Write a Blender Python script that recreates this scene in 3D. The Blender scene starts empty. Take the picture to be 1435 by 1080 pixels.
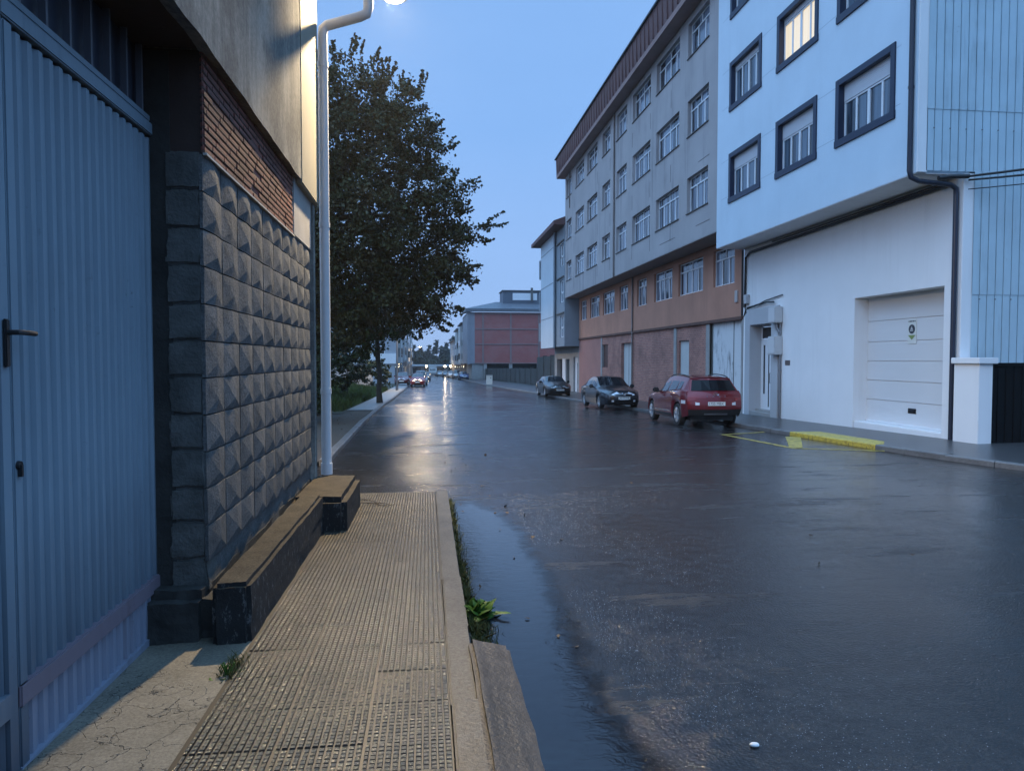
import bpy, bmesh, math, random
import numpy as np
from mathutils import Vector, Matrix, Euler
R = math.radians
random.seed(7)
rng = np.random.default_rng(11)
scene = bpy.context.scene
col = scene.collection

# ------------------------------------------------------------------ ground profile
def gz(y):
    return -0.021*y if y < 45 else -0.945-0.014*(y-45)
def interp(pts, t):
    if t <= pts[0][0]: return pts[0][1]
    for (a, va), (b, vb) in zip(pts, pts[1:]):
        if t <= b:
            return va+(vb-va)*(t-a)/(b-a) if b > a else vb
    return pts[-1][1]

# ------------------------------------------------------------------ mesh helpers
def world_off(parent):
    v = Vector((0, 0, 0))
    while parent is not None:
        v += parent.location; parent = parent.parent
    return v
class MB:
    def __init__(s): s.v = []; s.f = []
    def add(s, verts, faces):
        n = len(s.v); s.v += [tuple(p) for p in verts]; s.f += [tuple(i+n for i in q) for q in faces]; return s
    def quad(s, a, b, c, d): return s.add([a, b, c, d], [(0, 1, 2, 3)])
    def tri(s, a, b, c): return s.add([a, b, c], [(0, 1, 2)])
    def box(s, x0, x1, y0, y1, z0, z1, bev=0.0):
        if bev <= 0:
            return s.add([(x0,y0,z0),(x1,y0,z0),(x1,y1,z0),(x0,y1,z0),(x0,y0,z1),(x1,y0,z1),(x1,y1,z1),(x0,y1,z1)],
                  [(0,3,2,1),(4,5,6,7),(0,1,5,4),(1,2,6,5),(2,3,7,6),(3,0,4,7)])
        bm = bmesh.new()
        r = bmesh.ops.create_cube(bm, size=1)
        for v in bm.verts:
            v.co = Vector(((x0+x1)/2+v.co.x*(x1-x0), (y0+y1)/2+v.co.y*(y1-y0), (z0+z1)/2+v.co.z*(z1-z0)))
        bmesh.ops.bevel(bm, geom=bm.edges[:], offset=bev, segments=2, affect='EDGES')
        s.addbm(bm); return s
    def addbm(s, bm):
        bm.verts.index_update(); s.add([v.co[:] for v in bm.verts], [[v.index for v in f.verts] for f in bm.faces]); bm.free()
    def prism(s, poly, ext):  # poly: list of 3d points, ext: vector
        n = len(poly); e = Vector(ext)
        vs = [Vector(p) for p in poly]; vs += [p+e for p in vs]
        fs = [tuple(range(n)), tuple(range(2*n-1, n-1, -1))]+[(i, i+n, (i+1) % n+n, (i+1) % n) for i in range(n)]
        return s.add(vs, fs)
    def tube(s, path, r, seg=8, cap=True):
        path = [Vector(p) for p in path]; n = len(path)
        rr = r if isinstance(r, (list, tuple)) else [r]*n
        vs = []; fs = []; up = None
        for i, p in enumerate(path):
            t = (path[min(i+1, n-1)]-path[max(i-1, 0)]).normalized()
            if up is None:
                up = Vector((0, 0, 1)) if abs(t.z) < .9 else Vector((1, 0, 0))
            a = t.cross(up).normalized(); b = a.cross(t).normalized(); up = b
            for k in range(seg):
                an = 2*math.pi*k/seg
                vs.append(p+(a*math.cos(an)+b*math.sin(an))*rr[i])
        for i in range(n-1):
            for k in range(seg):
                fs.append((i*seg+k, i*seg+(k+1) % seg, (i+1)*seg+(k+1) % seg, (i+1)*seg+k))
        if cap:
            fs.append(tuple(range(seg-1, -1, -1))); fs.append(tuple(range((n-1)*seg, n*seg)))
        return s.add(vs, fs)
    def lathe(s, prof, c, axis='z', seg=24):
        vs = []; fs = []; c = Vector(c)
        for (r, h) in prof:
            for k in range(seg):
                a = 2*math.pi*k/seg; u, w = r*math.cos(a), r*math.sin(a)
                vs.append(c+Vector((u, w, h) if axis == 'z' else (h, u, w) if axis == 'x' else (u, h, w)))
        for i in range(len(prof)-1):
            for k in range(seg):
                fs.append((i*seg+k, i*seg+(k+1) % seg, (i+1)*seg+(k+1) % seg, (i+1)*seg+k))
        return s.add(vs, fs)
    def wallX(s, X, y0, y1, z0, z1, ops=(), depth=.15):
        ys = sorted({y0, y1, *[v for o in ops for v in (o[0], o[1])]}); zs = sorted({z0, z1, *[v for o in ops for v in (o[2], o[3])]})
        ys = [v for v in ys if y0 <= v <= y1]; zs = [v for v in zs if z0 <= v <= z1]
        for a, b in zip(ys, ys[1:]):
            for c, d in zip(zs, zs[1:]):
                m, n = (a+b)/2, (c+d)/2
                if any(o[0] < m < o[1] and o[2] < n < o[3] for o in ops): continue
                s.quad((X, b, c), (X, a, c), (X, a, d), (X, b, d))
        for (a, b, c, d) in ops:
            X2 = X+depth
            s.quad((X, a, c), (X2, a, c), (X2, a, d), (X, a, d)); s.quad((X2, b, c), (X, b, c), (X, b, d), (X2, b, d))
            s.quad((X, a, d), (X2, a, d), (X2, b, d), (X, b, d)); s.quad((X2, a, c), (X, a, c), (X, b, c), (X2, b, c))
        return s
    def build(s, name, m, parent=None, smooth=None):
        off = world_off(parent)
        me = bpy.data.meshes.new(name)
        me.from_pydata([(x-off.x, y-off.y, z-off.z) for x, y, z in s.v], [], s.f); me.update()
        if isinstance(m, (list, tuple)):
            for q in m: me.materials.append(q)
        elif m is not None: me.materials.append(m)
        o = bpy.data.objects.new(name, me); col.objects.link(o)
        if parent is not None: o.parent = parent
        if smooth is not None:
            me.shade_smooth()
            if smooth < 180: me.set_sharp_from_angle(angle=R(smooth))
        return o
def fix_normals(o):
    bm = bmesh.new(); bm.from_mesh(o.data); bmesh.ops.recalc_face_normals(bm, faces=bm.faces[:]); bm.to_mesh(o.data); bm.free(); return o
def tag(o, label=None, cat=None, group=None, kind=None):
    if label: o['label'] = label
    if cat: o['category'] = cat
    if group: o['group'] = group
    if kind: o['kind'] = kind
    return o
def empty(name, loc, label, cat, group=None):
    o = bpy.data.objects.new(name, None); col.objects.link(o); o.location = loc; o.empty_display_size = .3
    return tag(o, label, cat, group)
def copy_tree(o, parent=None):
    c = o.copy(); col.objects.link(c)
    if parent is not None: c.parent = parent
    for ch in list(o.children): copy_tree(ch, c)
    return c

# ------------------------------------------------------------------ materials
class NT:
    def __init__(s, name):
        s.m = bpy.data.materials.new(name); s.m.use_nodes = True; s.t = s.m.node_tree; s.t.nodes.clear()
        s.out = s.n('ShaderNodeOutputMaterial')
        s.b = s.n('ShaderNodeBsdfPrincipled'); s.l(s.b.outputs[0], s.out.inputs[0])
        s.tc = s.n('ShaderNodeTexCoord')
    def n(s, ty, **k):
        o = s.t.nodes.new(ty)
        for a, v in k.items(): setattr(o, a, v)
        return o
    def l(s, a, b): s.t.links.new(a, b)
    def map(s, scale=(1, 1, 1), rot=(0, 0, 0), src=None):
        q = s.n('ShaderNodeMapping'); q.inputs['Scale'].default_value = scale; q.inputs['Rotation'].default_value = rot
        s.l(src or s.tc.outputs['Object'], q.inputs[0]); return q.outputs[0]
    def noise(s, scale, detail=4, rough=.55, vec=None, dist=0):
        q = s.n('ShaderNodeTexNoise'); q.inputs['Scale'].default_value = scale; q.inputs['Detail'].default_value = detail
        q.inputs['Roughness'].default_value = rough; q.inputs['Distortion'].default_value = dist
        s.l(vec or s.tc.outputs['Object'], q.inputs['Vector']); return q.outputs['Fac']
    def vor(s, scale, feature='F1', vec=None, out='Distance'):
        q = s.n('ShaderNodeTexVoronoi', feature=feature); q.inputs['Scale'].default_value = scale
        s.l(vec or s.tc.outputs['Object'], q.inputs['Vector']); return q.outputs[out]
    def ramp(s, fac, stops, mode='LINEAR'):
        q = s.n('ShaderNodeValToRGB'); r = q.color_ramp; r.interpolation = mode
        while len(r.elements) < len(stops): r.elements.new(.5)
        for e, (p, c) in zip(r.elements, stops):
            e.position = p; e.color = (c, c, c, 1) if isinstance(c, (int, float)) else (*c, 1)
        s.l(fac, q.inputs[0]); return q.outputs[0]
    def mix(s, fac, a, b, mode='MIX'):
        q = s.n('ShaderNodeMix', data_type='RGBA', blend_type=mode)
        for i, v in ((0, fac), (6, a), (7, b)):
            if isinstance(v, (int, float)): q.inputs[i].default_value = v
            elif isinstance(v, tuple): q.inputs[i].default_value = (*v, 1)
            else: s.l(v, q.inputs[i])
        return q.outputs[2]
    def math(s, op, a, b=None, c=None):
        q = s.n('ShaderNodeMath', operation=op)
        for i, v in enumerate((a, b, c)):
            if v is None: continue
            if isinstance(v, (int, float)): q.inputs[i].default_value = v
            else: s.l(v, q.inputs[i])
        return q.outputs[0]
    def bump(s, h, strength=.3, dist=.01, prev=None):
        q = s.n('ShaderNodeBump'); q.inputs['Strength'].default_value = strength; q.inputs['Distance'].default_value = dist
        s.l(h, q.inputs['Height'])
        if prev is not None: s.l(prev, q.inputs['Normal'])
        return q.outputs[0]
    def set(s, col=None, rough=None, normal=None, **k):
        for nm, v in (('Base Color', col), ('Roughness', rough), ('Normal', normal), *k.items()):
            if v is None: continue
            i = s.b.inputs[nm]
            if isinstance(v, (int, float)): i.default_value = v
            elif isinstance(v, tuple): i.default_value = (*v, 1)
            else: s.l(v, i)
        return s.m
def lerp3(c, k): return tuple(max(0, min(1, x*k)) for x in c)
def M_wall(name, c, rough=.75, var=.22, scale=1.2, streak=.35, streakcol=None, fine=40, bump=.15, c2=None, spec=.3):
    t = NT(name)
    n1 = t.noise(scale, 6, .6)
    base = t.mix(t.ramp(n1, [(.3, 0.), (.7, 1.)]), lerp3(c, 1-var), c2 or lerp3(c, 1+var*.5))
    if streak > 0:
        st = t.noise(1, 5, .65, t.map((2.2, 2.2, .12)))
        st2 = t.noise(.35, 3, .6)
        f = t.math('MULTIPLY', t.ramp(st, [(.5, 0.), (.72, 1.)]), t.ramp(st2, [(.4, 0.), (.65, 1.)]))
        base = t.mix(t.math('MULTIPLY', f, streak), base, streakcol or lerp3(c, .35))
    n2 = t.noise(fine, 4, .6)
    base = t.mix(.18, base, t.mix(n2, lerp3(c, .6), lerp3(c, 1.3)))
    return t.set(base, rough, t.bump(n2, bump, .01), **{'Specular IOR Level': spec})
def M_simple(name, c, rough=.5, metal=0., var=.12, scale=6, bump=.05, bs=80, spec=.5, coat=0.):
    t = NT(name)
    n = t.noise(scale, 5, .6)
    base = t.mix(n, lerp3(c, 1-var), lerp3(c, 1+var))
    nb = t.noise(bs, 3, .5)
    rr = t.math('MULTIPLY_ADD', n, .2*rough, rough*.9)
    return t.set(base, rr, t.bump(nb, bump, .005), Metallic=metal, **{'Specular IOR Level': spec, 'Coat Weight': coat, 'Coat Roughness': .05})
def M_emit(name, c, s):
    t = NT(name); return t.set((0, 0, 0), .5, **{'Emission Color': c, 'Emission Strength': s})
def uvwall(t):  # (x+y, z) : works on every upright axis-aligned wall
    sx = t.n('ShaderNodeSeparateXYZ'); t.l(t.tc.outputs['Object'], sx.inputs[0])
    cx = t.n('ShaderNodeCombineXYZ'); t.l(t.math('ADD', sx.outputs[0], sx.outputs[1]), cx.inputs[0]); t.l(sx.outputs[2], cx.inputs[1])
    return cx.outputs[0]
def M_brick(name, c1, c2, mortar, w=.25, h=.072, ms=.009, bump=.6, stain=None, stainamt=.5, rough=.8, stain_scale=.8):
    t = NT(name)
    q = t.n('ShaderNodeTexBrick'); q.inputs['Scale'].default_value = 1; q.inputs['Brick Width'].default_value = w
    q.inputs['Row Height'].default_value = h; q.inputs['Mortar Size'].default_value = ms; q.inputs['Mortar Smooth'].default_value = .3
    q.inputs['Bias'].default_value = -.2
    q.inputs['Color1'].default_value = (*c1, 1); q.inputs['Color2'].default_value = (*c2, 1); q.inputs['Mortar'].default_value = (*mortar, 1)
    t.l(uvwall(t), q.inputs['Vector'])
    n = t.noise(stain_scale, 6, .65); n2 = t.noise(45, 3, .6)
    base = t.mix(t.math('MULTIPLY', t.ramp(n, [(.42, 0.), (.68, 1.)]), stainamt), q.outputs['Color'], stain or lerp3(c1, .4))
    base = t.mix(.25, base, t.mix(n2, lerp3(c1, .5), lerp3(c2, 1.4)))
    b = t.bump(t.math('SUBTRACT', 1., q.outputs['Fac']), bump, .012)
    return t.set(base, rough, t.bump(n2, .2, .006, b))

# ---- colours
m_white = M_wall('white_render', (.76, .76, .77), .7, .06, .8, .3, (.45, .45, .46), 60, .06)
m_white_low = M_wall('white_masonry_paint', (.80, .79, .79), .7, .06, .7, .4, (.42, .41, .40), 60, .06)
m_grey = M_wall('grey_render', (.40, .365, .36), .8, .16, .5, .9, (.13, .125, .13), 50, .12)
m_terra = M_wall('terracotta_render', (.48, .235, .16), .8, .18, .7, .5, (.17, .085, .06), 50, .12)
m_brick = M_brick('old_brick', (.47, .195, .14), (.25, .095, .075), (.40, .29, .25), .27, .085, .014, .7, (.10, .06, .055), .7)
m_brick_plain = M_brick('smooth_brick', (.40, .185, .15), (.37, .165, .135), (.36, .18, .15), .25, .075, .005, .3, (.22, .11, .09), .4)
m_brick_far = M_brick('gable_brick', (.40, .11, .095), (.29, .08, .07), (.26, .12, .11), .25, .08, .008, .3, (.40, .25, .24), .35, .8, .35)
m_concrete = M_wall('concrete', (.33, .32, .31), .8, .2, 2.5, .4, (.12, .12, .11), 40, .25)
m_concrete_d = M_wall('dark_concrete', (.13, .125, .12), .8, .3, 2.5, .4, (.05, .05, .045), 40, .3)
m_navy = M_simple('navy_paint', (.012, .021, .050), .45)
m_navypipe = M_simple('dark_pipe', (.018, .022, .04), .35)
m_frame = M_simple('white_frame', (.72, .73, .75), .35, var=.04)
m_shutter = M_simple('roller_shutter', (.60, .60, .63), .5, var=.05)
m_black = M_simple('black_plastic', (.012, .012, .014), .45)
m_blackmetal = M_simple('black_sheet', (.004, .004, .0045), .7, spec=.2)
m_steel = M_simple('grey_steel', (.22, .23, .25), .45, .6)
m_cornice = M_wall('red_brown_cornice', (.15, .08, .075), .75, .2, 1.2, .3, (.07, .035, .03), 40, .2)
m_cornice_edge = M_wall('pale_cornice_edge', (.34, .23, .21), .75, .2, 1.2, .3, (.14, .09, .08), 40, .2)
m_soffit = M_wall('soffit', (.34, .30, .28), .8, .15, 1.2, 0, None, 40, .1)
m_roof = M_wall('slate_roof', (.075, .08, .09), .6, .25, 2, 0, None, 30, .2)
m_tin = M_wall('tin_roof', (.12, .13, .15), .5, .2, 2, 0, None, 30, .2)

def M_corrug(name, c, rust, rough=.5, rustamt=.5, lowshade=None):
    t = NT(name)
    n = t.noise(1.5, 6, .6)
    base = t.mix(n, lerp3(c, .82), lerp3(c, 1.12))
    st = t.noise(1, 6, .7, t.map((9, 9, .35))); st2 = t.noise(1.1, 4, .6)
    f = t.math('MULTIPLY', t.ramp(st, [(.5, 0.), (.75, 1.)]), t.ramp(st2, [(.42, 0.), (.66, 1.)]))
    base = t.mix(t.math('MULTIPLY', f, rustamt), base, rust)
    if lowshade:
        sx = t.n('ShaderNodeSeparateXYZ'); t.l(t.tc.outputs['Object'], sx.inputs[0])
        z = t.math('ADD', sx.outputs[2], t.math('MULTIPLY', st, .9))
        base = t.mix(t.ramp(t.math('MULTIPLY', z, .5), [(lowshade[0], .92), (lowshade[1], 0.)]), base, lowshade[2])  # shade towards the foot of the sheet, painted into its colour
    nb = t.noise(60, 3, .5); dn = t.noise(2.3, 3, .5); gr = t.noise(16, 6, .8); fl = t.noise(5, 5, .7)
    base = t.mix(t.math('MULTIPLY', t.ramp(gr, [(.60, 0.), (.70, 1.)]), t.math('MULTIPLY', t.ramp(fl, [(.5, 0.), (.62, 1.)]), rustamt)), base, lerp3(rust, .6))
    return t.set(base, t.math('MULTIPLY_ADD', n, .2, rough-.1), t.bump(nb, .06, .004, t.bump(dn, .25, .03)), **{'Specular IOR Level': .4})
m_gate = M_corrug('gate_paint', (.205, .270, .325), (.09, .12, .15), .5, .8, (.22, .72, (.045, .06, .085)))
m_gate_low = M_corrug('gate_kick_paint', (.20, .225, .29), (.10, .08, .085), .5, .9)
m_gate_rail = M_corrug('gate_rail_paint', (.17, .14, .17), (.09, .045, .04), .6, .9)
m_clad = M_corrug('pale_cladding', (.46, .58, .64), (.14, .18, .20), .45, .6)
m_whiteworn = None
def M_worn():
    t = NT('worn_white_boards')
    n = t.noise(1, 7, .7, t.map((6, 6, 1.1))); n2 = t.noise(.9, 4, .6)
    f = t.math('MULTIPLY', t.ramp(n, [(.5, 0.), (.6, 1.)]), t.ramp(n2, [(.44, 0.), (.56, 1.)]))
    base = t.mix(f, (.62, .63, .64), (.12, .12, .13))
    base = t.mix(.2, base, t.mix(t.noise(30), (.4, .4, .4), (.7, .7, .7)))
    return t.set(base, .7, t.bump(n, .2, .01))
m_whiteworn = M_worn()
m_greyboard = M_wall('grey_board_door', (.50, .51, .50), .65, .1, 1.4, .3, (.25, .25, .24), 40, .06)

def M_glass(name, c, curtain, rough=.06):
    t = NT(name)
    oi = t.n('ShaderNodeObjectInfo')
    sx = t.n('ShaderNodeSeparateXYZ'); t.l(t.tc.outputs['Object'], sx.inputs[0])
    u = t.math('ADD', sx.outputs[1], t.math('MULTIPLY', oi.outputs['Random'], 37.))
    cx = t.n('ShaderNodeCombineXYZ'); t.l(u, cx.inputs[0]); t.l(t.math('MULTIPLY', sx.outputs[2], .05), cx.inputs[1])
    w = t.noise(2.2, 2, .5, cx.outputs[0]); fold = t.noise(16, 3, .6, cx.outputs[0])
    cur = t.mix(fold, lerp3(curtain, .55), curtain)
    base = t.mix(t.ramp(w, [(.46, 0.), (.52, 1.)]), c, cur)
    return t.set(base, rough, t.bump(t.noise(1.3, 2), .04, .02), **{'Specular IOR Level': .9})
m_glass = M_glass('window_glass', (.012, .016, .025), (.22, .26, .33))
m_glass_w = M_glass('house_glass', (.02, .03, .045), (.14, .19, .25))
m_darkglass = M_simple('dark_glass', (.012, .013, .018), .08, spec=.8, bump=0)
def M_lit():
    t = NT('lit_curtain')
    sx = t.n('ShaderNodeSeparateXYZ'); t.l(t.tc.outputs['Object'], sx.inputs[0])
    cx = t.n('ShaderNodeCombineXYZ'); t.l(sx.outputs[1], cx.inputs[0])
    fold = t.noise(9, 3, .6, cx.outputs[0])
    e = t.mix(fold, (.55, .36, .16), (1., .86, .62))
    return t.set((.5, .45, .35), .2, **{'Emission Color': e, 'Emission Strength': .62})
m_lit = M_lit()
HAZE = .0004
SKYMIX, SKYSTR, SUNSTR, EXPO = .96, .15, .12, .62
SKYRAMP = [(0., (.122, .176, .285)), (.10, (.106, .171, .298)), (.30, (.085, .160, .302)), (.46, (.084, .158, .298)), (.62, (.17, .355, .64)), (1., (.21, .41, .71))]
# ================================================================== GROUND, ROAD, PAVEMENTS
def M_asphalt():
    t = NT('wet_asphalt')
    big = t.noise(1, 5, .6, t.map((.35, .16, .3))); band = t.noise(1, 6, .68, t.map((.28, 1.3, 1)))
    fine = t.noise(48, 5, .8); mid = t.noise(7, 5, .65); grain = t.noise(26, 4, .7)
    v = t.vor(62)
    wet = t.ramp(t.math('MULTIPLY_ADD', band, .5, t.math('MULTIPLY', big, .5)), [(.40, 0.), (.60, 1.)])
    base = t.mix(t.ramp(fine, [(.35, 0.), (.68, 1.)]), (.003, .003, .0032), (.036, .033, .033))
    base = t.mix(t.math('MULTIPLY', t.ramp(mid, [(.42, 0.), (.66, 1.)]), .6), base, (.012, .011, .0115))
    base = t.mix(t.math('MULTIPLY', t.ramp(big, [(.4, 0.), (.65, 1.)]), .35), base, (.020, .017, .016))
    rough = t.math('MULTIPLY_ADD', wet, -.11, t.math('MULTIPLY_ADD', grain, .16, .12))
    dry = t.ramp(t.noise(1, 5, .7, t.map((.55, 2.4, 1))), [(.56, 0.), (.63, 1.)]); rough = t.math('MULTIPLY_ADD', dry, .22, rough)
    film = t.ramp(t.math('MULTIPLY_ADD', mid, .4, t.math('MULTIPLY', big, .6)), [(.42, 0.), (.54, 1.)])
    st = t.math('MULTIPLY_ADD', film, -.44, .74)
    q1 = t.n('ShaderNodeBump'); q1.inputs['Distance'].default_value = .006; t.l(t.math('ADD', t.math('MULTIPLY', v, .8), fine), q1.inputs['Height']); t.l(st, q1.inputs['Strength'])
    b2 = t.bump(t.math('MULTIPLY_ADD', mid, .6, grain), .14, .012, q1.outputs[0])
    b3 = t.bump(band, .22, .03, b2)
    return t.set(base, rough, b3, **{'Specular IOR Level': .5})
def M_water():
    t = NT('gutter_water')
    n = t.noise(1, 5, .6, t.map((9, 15, 1)), .5); n2 = t.noise(3, 3, .5); e = t.noise(5, 5, .65)
    base = t.mix(n2, (.006, .008, .012), (.014, .016, .02))
    m = t.set(base, .05, t.bump(n, .24, .01), **{'Specular IOR Level': .55})
    at = t.n('ShaderNodeAttribute', attribute_name='fade'); tr = t.n('ShaderNodeBsdfTransparent'); mx = t.n('ShaderNodeMixShader')
    f = t.math('ADD', at.outputs['Fac'], t.math('MULTIPLY_ADD', e, .9, -.45))
    t.l(t.ramp(f, [(.25, 0.), (.7, 1.)]), mx.inputs[0]); t.l(tr.outputs[0], mx.inputs[1]); t.l(t.b.outputs[0], mx.inputs[2]); t.l(mx.outputs[0], t.out.inputs[0])
    return m
def M_tile():
    t = NT('ribbed_tile')
    n = t.noise(1.6, 5, .6); f = t.noise(75, 5, .8); g = t.noise(9, 5, .65)
    base = t.mix(t.ramp(n, [(.36, 0.), (.64, 1.)]), (.110, .096, .070), (.235, .205, .150))
    base = t.mix(.6, base, t.mix(t.ramp(f, [(.32, 0.), (.68, 1.)]), (.022, .019, .014), (.26, .225, .16)))
    base = t.mix(t.math('MULTIPLY', t.ramp(g, [(.5, 0.), (.72, 1.)]), .6), base, (.06, .052, .038))
    return t.set(base, t.math('MULTIPLY_ADD', f, .20, .06), t.bump(f, .75, .006, t.bump(g, .3, .012)), **{'Specular IOR Level': .75})
def M_groove():
    t = NT('tile_groove'); n = t.noise(20, 4, .6)
    return t.set(t.mix(n, (.012, .010, .008), (.03, .025, .019)), .5)
def M_granite(name, a, b, sc=48, rough=.3):
    t = NT(name); f = t.noise(sc, 4, .8); n = t.noise(3, 5, .6)
    base = t.mix(t.ramp(f, [(.35, 0.), (.65, 1.)]), a, b)
    base = t.mix(t.math('MULTIPLY', t.ramp(n, [(.45, 0.), (.7, 1.)]), .5), base, lerp3(a, .7))
    return t.set(base, rough, t.bump(f, .5, .006), **{'Specular IOR Level': .3})
def M_cracked():
    t = NT('cracked_concrete')
    wob = t.n('ShaderNodeTexNoise'); wob.inputs['Scale'].default_value = 5; wob.inputs['Detail'].default_value = 6; t.l(t.tc.outputs['Object'], wob.inputs['Vector']); wob = wob.outputs['Color']
    cx = t.n('ShaderNodeVectorMath', operation='MULTIPLY_ADD')
    t.l(wob, cx.inputs[0]); cx.inputs[1].default_value = (.42, .42, .42); t.l(t.tc.outputs['Object'], cx.inputs[2])
    e = t.vor(5.2, 'DISTANCE_TO_EDGE', cx.outputs[0]); patch = t.noise(1.1, 3, .5)
    crack = t.math('MULTIPLY', t.ramp(e, [(0., 1.), (.013, 0.)]), t.ramp(patch, [(.46, 0.), (.54, 1.)]))
    f = t.noise(70, 4, .65); n = t.noise(2.5, 5, .6)
    n = t.ramp(n, [(.32, 0.), (.66, 1.)]); base = t.mix(n, (.05, .045, .034), (.16, .142, .11)); base = t.mix(.4, base, t.mix(t.ramp(f, [(.3, 0.), (.7, 1.)]), (.06, .055, .045), (.36, .33, .26)))
    base = t.mix(crack, base, (.02, .018, .015))
    b = t.bump(t.math('SUBTRACT', 1., crack), .8, .012)
    return t.set(base, .6, t.bump(f, .3, .005, b))
def M_soil(name, a, b):
    t = NT(name); n = t.noise(4, 7, .7); f = t.noise(60, 4, .7)
    return t.set(t.mix(t.math('MULTIPLY_ADD', f, .5, t.math('MULTIPLY', n, .5)), a, b), .85, t.bump(n, .6, .05))
m_asphalt = M_asphalt(); m_water = M_water(); m_tile = M_tile(); m_groove = M_groove()
m_kerb = M_granite('speckled_kerb', (.018, .018, .018), (.115, .112, .106), 48, .42); m_kerb_d = M_granite('dark_kerb', (.07, .07, .075), (.20, .20, .20), 60, .35)
m_apron = M_cracked(); m_soil = M_soil('leaf_soil', (.012, .009, .006), (.06, .045, .03))
m_earth = M_soil('earth', (.02, .022, .012), (.05, .05, .03))
m_pave = M_granite('wet_pavement', (.03, .03, .032), (.085, .083, .085), 40, .3)
m_pave_far = M_granite('pale_pavement', (.16, .16, .16), (.30, .30, .30), 30, .4)

ys_all = [-30, -12, -6, -3, 0, 2, 4, 6, 8, 9.26, 9.3, 12.7, 12.75, 16, 20, 25, 30, 35, 40, 45, 52, 60, 70, 83, 100, 127, 150, 180, 220, 260, 300, 420]
def strip(name, left, right, z, m, y0=-30, y1=420, nx=1, kind='structure'):
    b = MB(); ys = sorted({y0, y1, *[y for y in ys_all if y0 < y < y1]})
    L = lambda y: left if isinstance(left, (int, float)) else interp(left, y)
    Rr = lambda y: right if isinstance(right, (int, float)) else interp(right, y)
    Z = z if callable(z) else (lambda x, y: gz(y)+z)
    for y, w in zip(ys, ys[1:]):
        for i in range(nx):
            p = [L(y)+(Rr(y)-L(y))*k/nx for k in (i, i+1)]; q = [L(w)+(Rr(w)-L(w))*k/nx for k in (i, i+1)]
            b.quad((p[0], y, Z(p[0], y)), (p[1], y, Z(p[1], y)), (q[1], w, Z(q[1], w)), (q[0], w, Z(q[0], w)))
    return tag(b.build(name, m), kind=kind)
# terrain sheet reaching the horizon
b = MB(); xs = [-500, -120, -40, -15, 0, 15, 40, 120, 500]; ysg = [-300, -60, -30, 0, 20, 45, 100, 200, 300, 420, 900]
for y, w in zip(ysg, ysg[1:]):
    for x, u in zip(xs, xs[1:]):
        b.quad((x, y, gz(y)-.06), (u, y, gz(y)-.06), (u, w, gz(w)-.06), (x, w, gz(w)-.06))
tag(b.build('ground', m_earth), kind='structure')
KL = [(9.3, -1.62), (12.75, -1.73), (23, -2.0), (38, -2.15), (70, -2.0), (160, -2.6), (260, -4.5), (420, -6)]
KR = [(-30, 12.5), (8, 9.95), (10.5, 9.63), (12.5, 9.36), (17, 9.25), (25, 9.15), (52, 8.45), (83, 6.95), (130, 6.3), (180, 4.2), (260, 2), (420, 1)]
rl = [(-30, -1.2), (9.24, -1.2), (9.26, -7), (12.7, -7), (12.72, -1.72), (23, -2.0), (38, -2.15), (70, -2.0), (160, -2.6), (260, -4.5), (420, -6)]
strip('road', rl, KR, 0, m_asphalt, nx=4)
# far left pavement, soil verge
strip('verge', -9, [(y, x-.14) for y, x in KL], .07, m_soil, 12.75, 31)
strip('left_pavement', -3.35, [(y, x-.14) for y, x in KL], .10, m_pave_far, 30.5, 420)
strip('right_pavement', [(y, x+.15) for y, x in KR], [(-30, 14), (14.5, 14), (14.6, 12.3), (54, 12.3), (80, 12.6), (130, 9), (180, 8), (420, 8)], .10, m_pave, -30, 420, 2)

def kerb_run(name, pts, y0, y1, w, h, side, m, step=1.0, paint=None):
    b = MB(); y = y0
    while y < y1-.05:
        n = min(y+step*(1 if y < 60 else 6), y1)
        a, c = interp(pts, y), interp(pts, n); jz = random.uniform(-.006, .006); jx = random.uniform(-.006, .006)
        za, zc = gz(y), gz(n); g = .006
        x0, x1 = (a+jx, a+w*side+jx); x2, x3 = (c+jx, c+w*side+jx)
        P = [(x0, y+g, za-.05), (x1, y+g, za-.05), (x3, n-g, zc-.05), (x2, n-g, zc-.05)]
        e = .018*side
        T = [(x0+e, y+g, za+h+jz), (x1, y+g, za+h+jz), (x3, n-g, zc+h+jz), (x2+e, n-g, zc+h+jz)]
        M_ = [(x0, y+g, za+h-.02+jz), (x2, n-g, zc+h-.02+jz)]
        vs = P+T+M_
        b.add(vs, [(4, 5, 6, 7), (0, 3, 9, 8), (8, 9, 7, 4), (1, 2, 6, 5), (0, 8, 4, 5, 1), (3, 2, 6, 7, 9)])
        y = n
    o = b.build(name, m); fix_normals(o); return tag(o, kind='structure')
kerb_run('left_kerb', KL, 12.75, 260, .15, .105, -1, m_kerb_d)
kerb_run('right_kerb', KR, -20, 13.9, .16, .105, 1, m_kerb_d)
kerb_run('right_kerb', KR, 17.3, 260, .16, .105, 1, m_kerb_d)
m_yellow = M_wall('yellow_paint', (.44, .33, .05), .5, .3, 5, .7, (.16, .13, .06), 50, .15)
def M_wornyellow(name='worn_yellow_line', th=.46, sc=7):
    t = NT(name); n = t.noise(sc, 6, .75); f = t.noise(60, 3, .7)
    k = t.ramp(t.math('MULTIPLY_ADD', f, .35, t.math('MULTIPLY', n, .65)), [(th-.05, 0.), (th+.07, 1.)])
    return t.set(t.mix(k, (.04, .035, .03), (.50, .38, .06)), .45)
m_wyellow = M_wornyellow(); m_yellow = M_wornyellow('worn_yellow_kerb', .43, 16)
kerb_run('painted_kerb', KR, 13.9, 17.3, .16, .108, 1, m_yellow)
b = MB()   # painted patch on the pavement behind the yellow kerb
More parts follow.
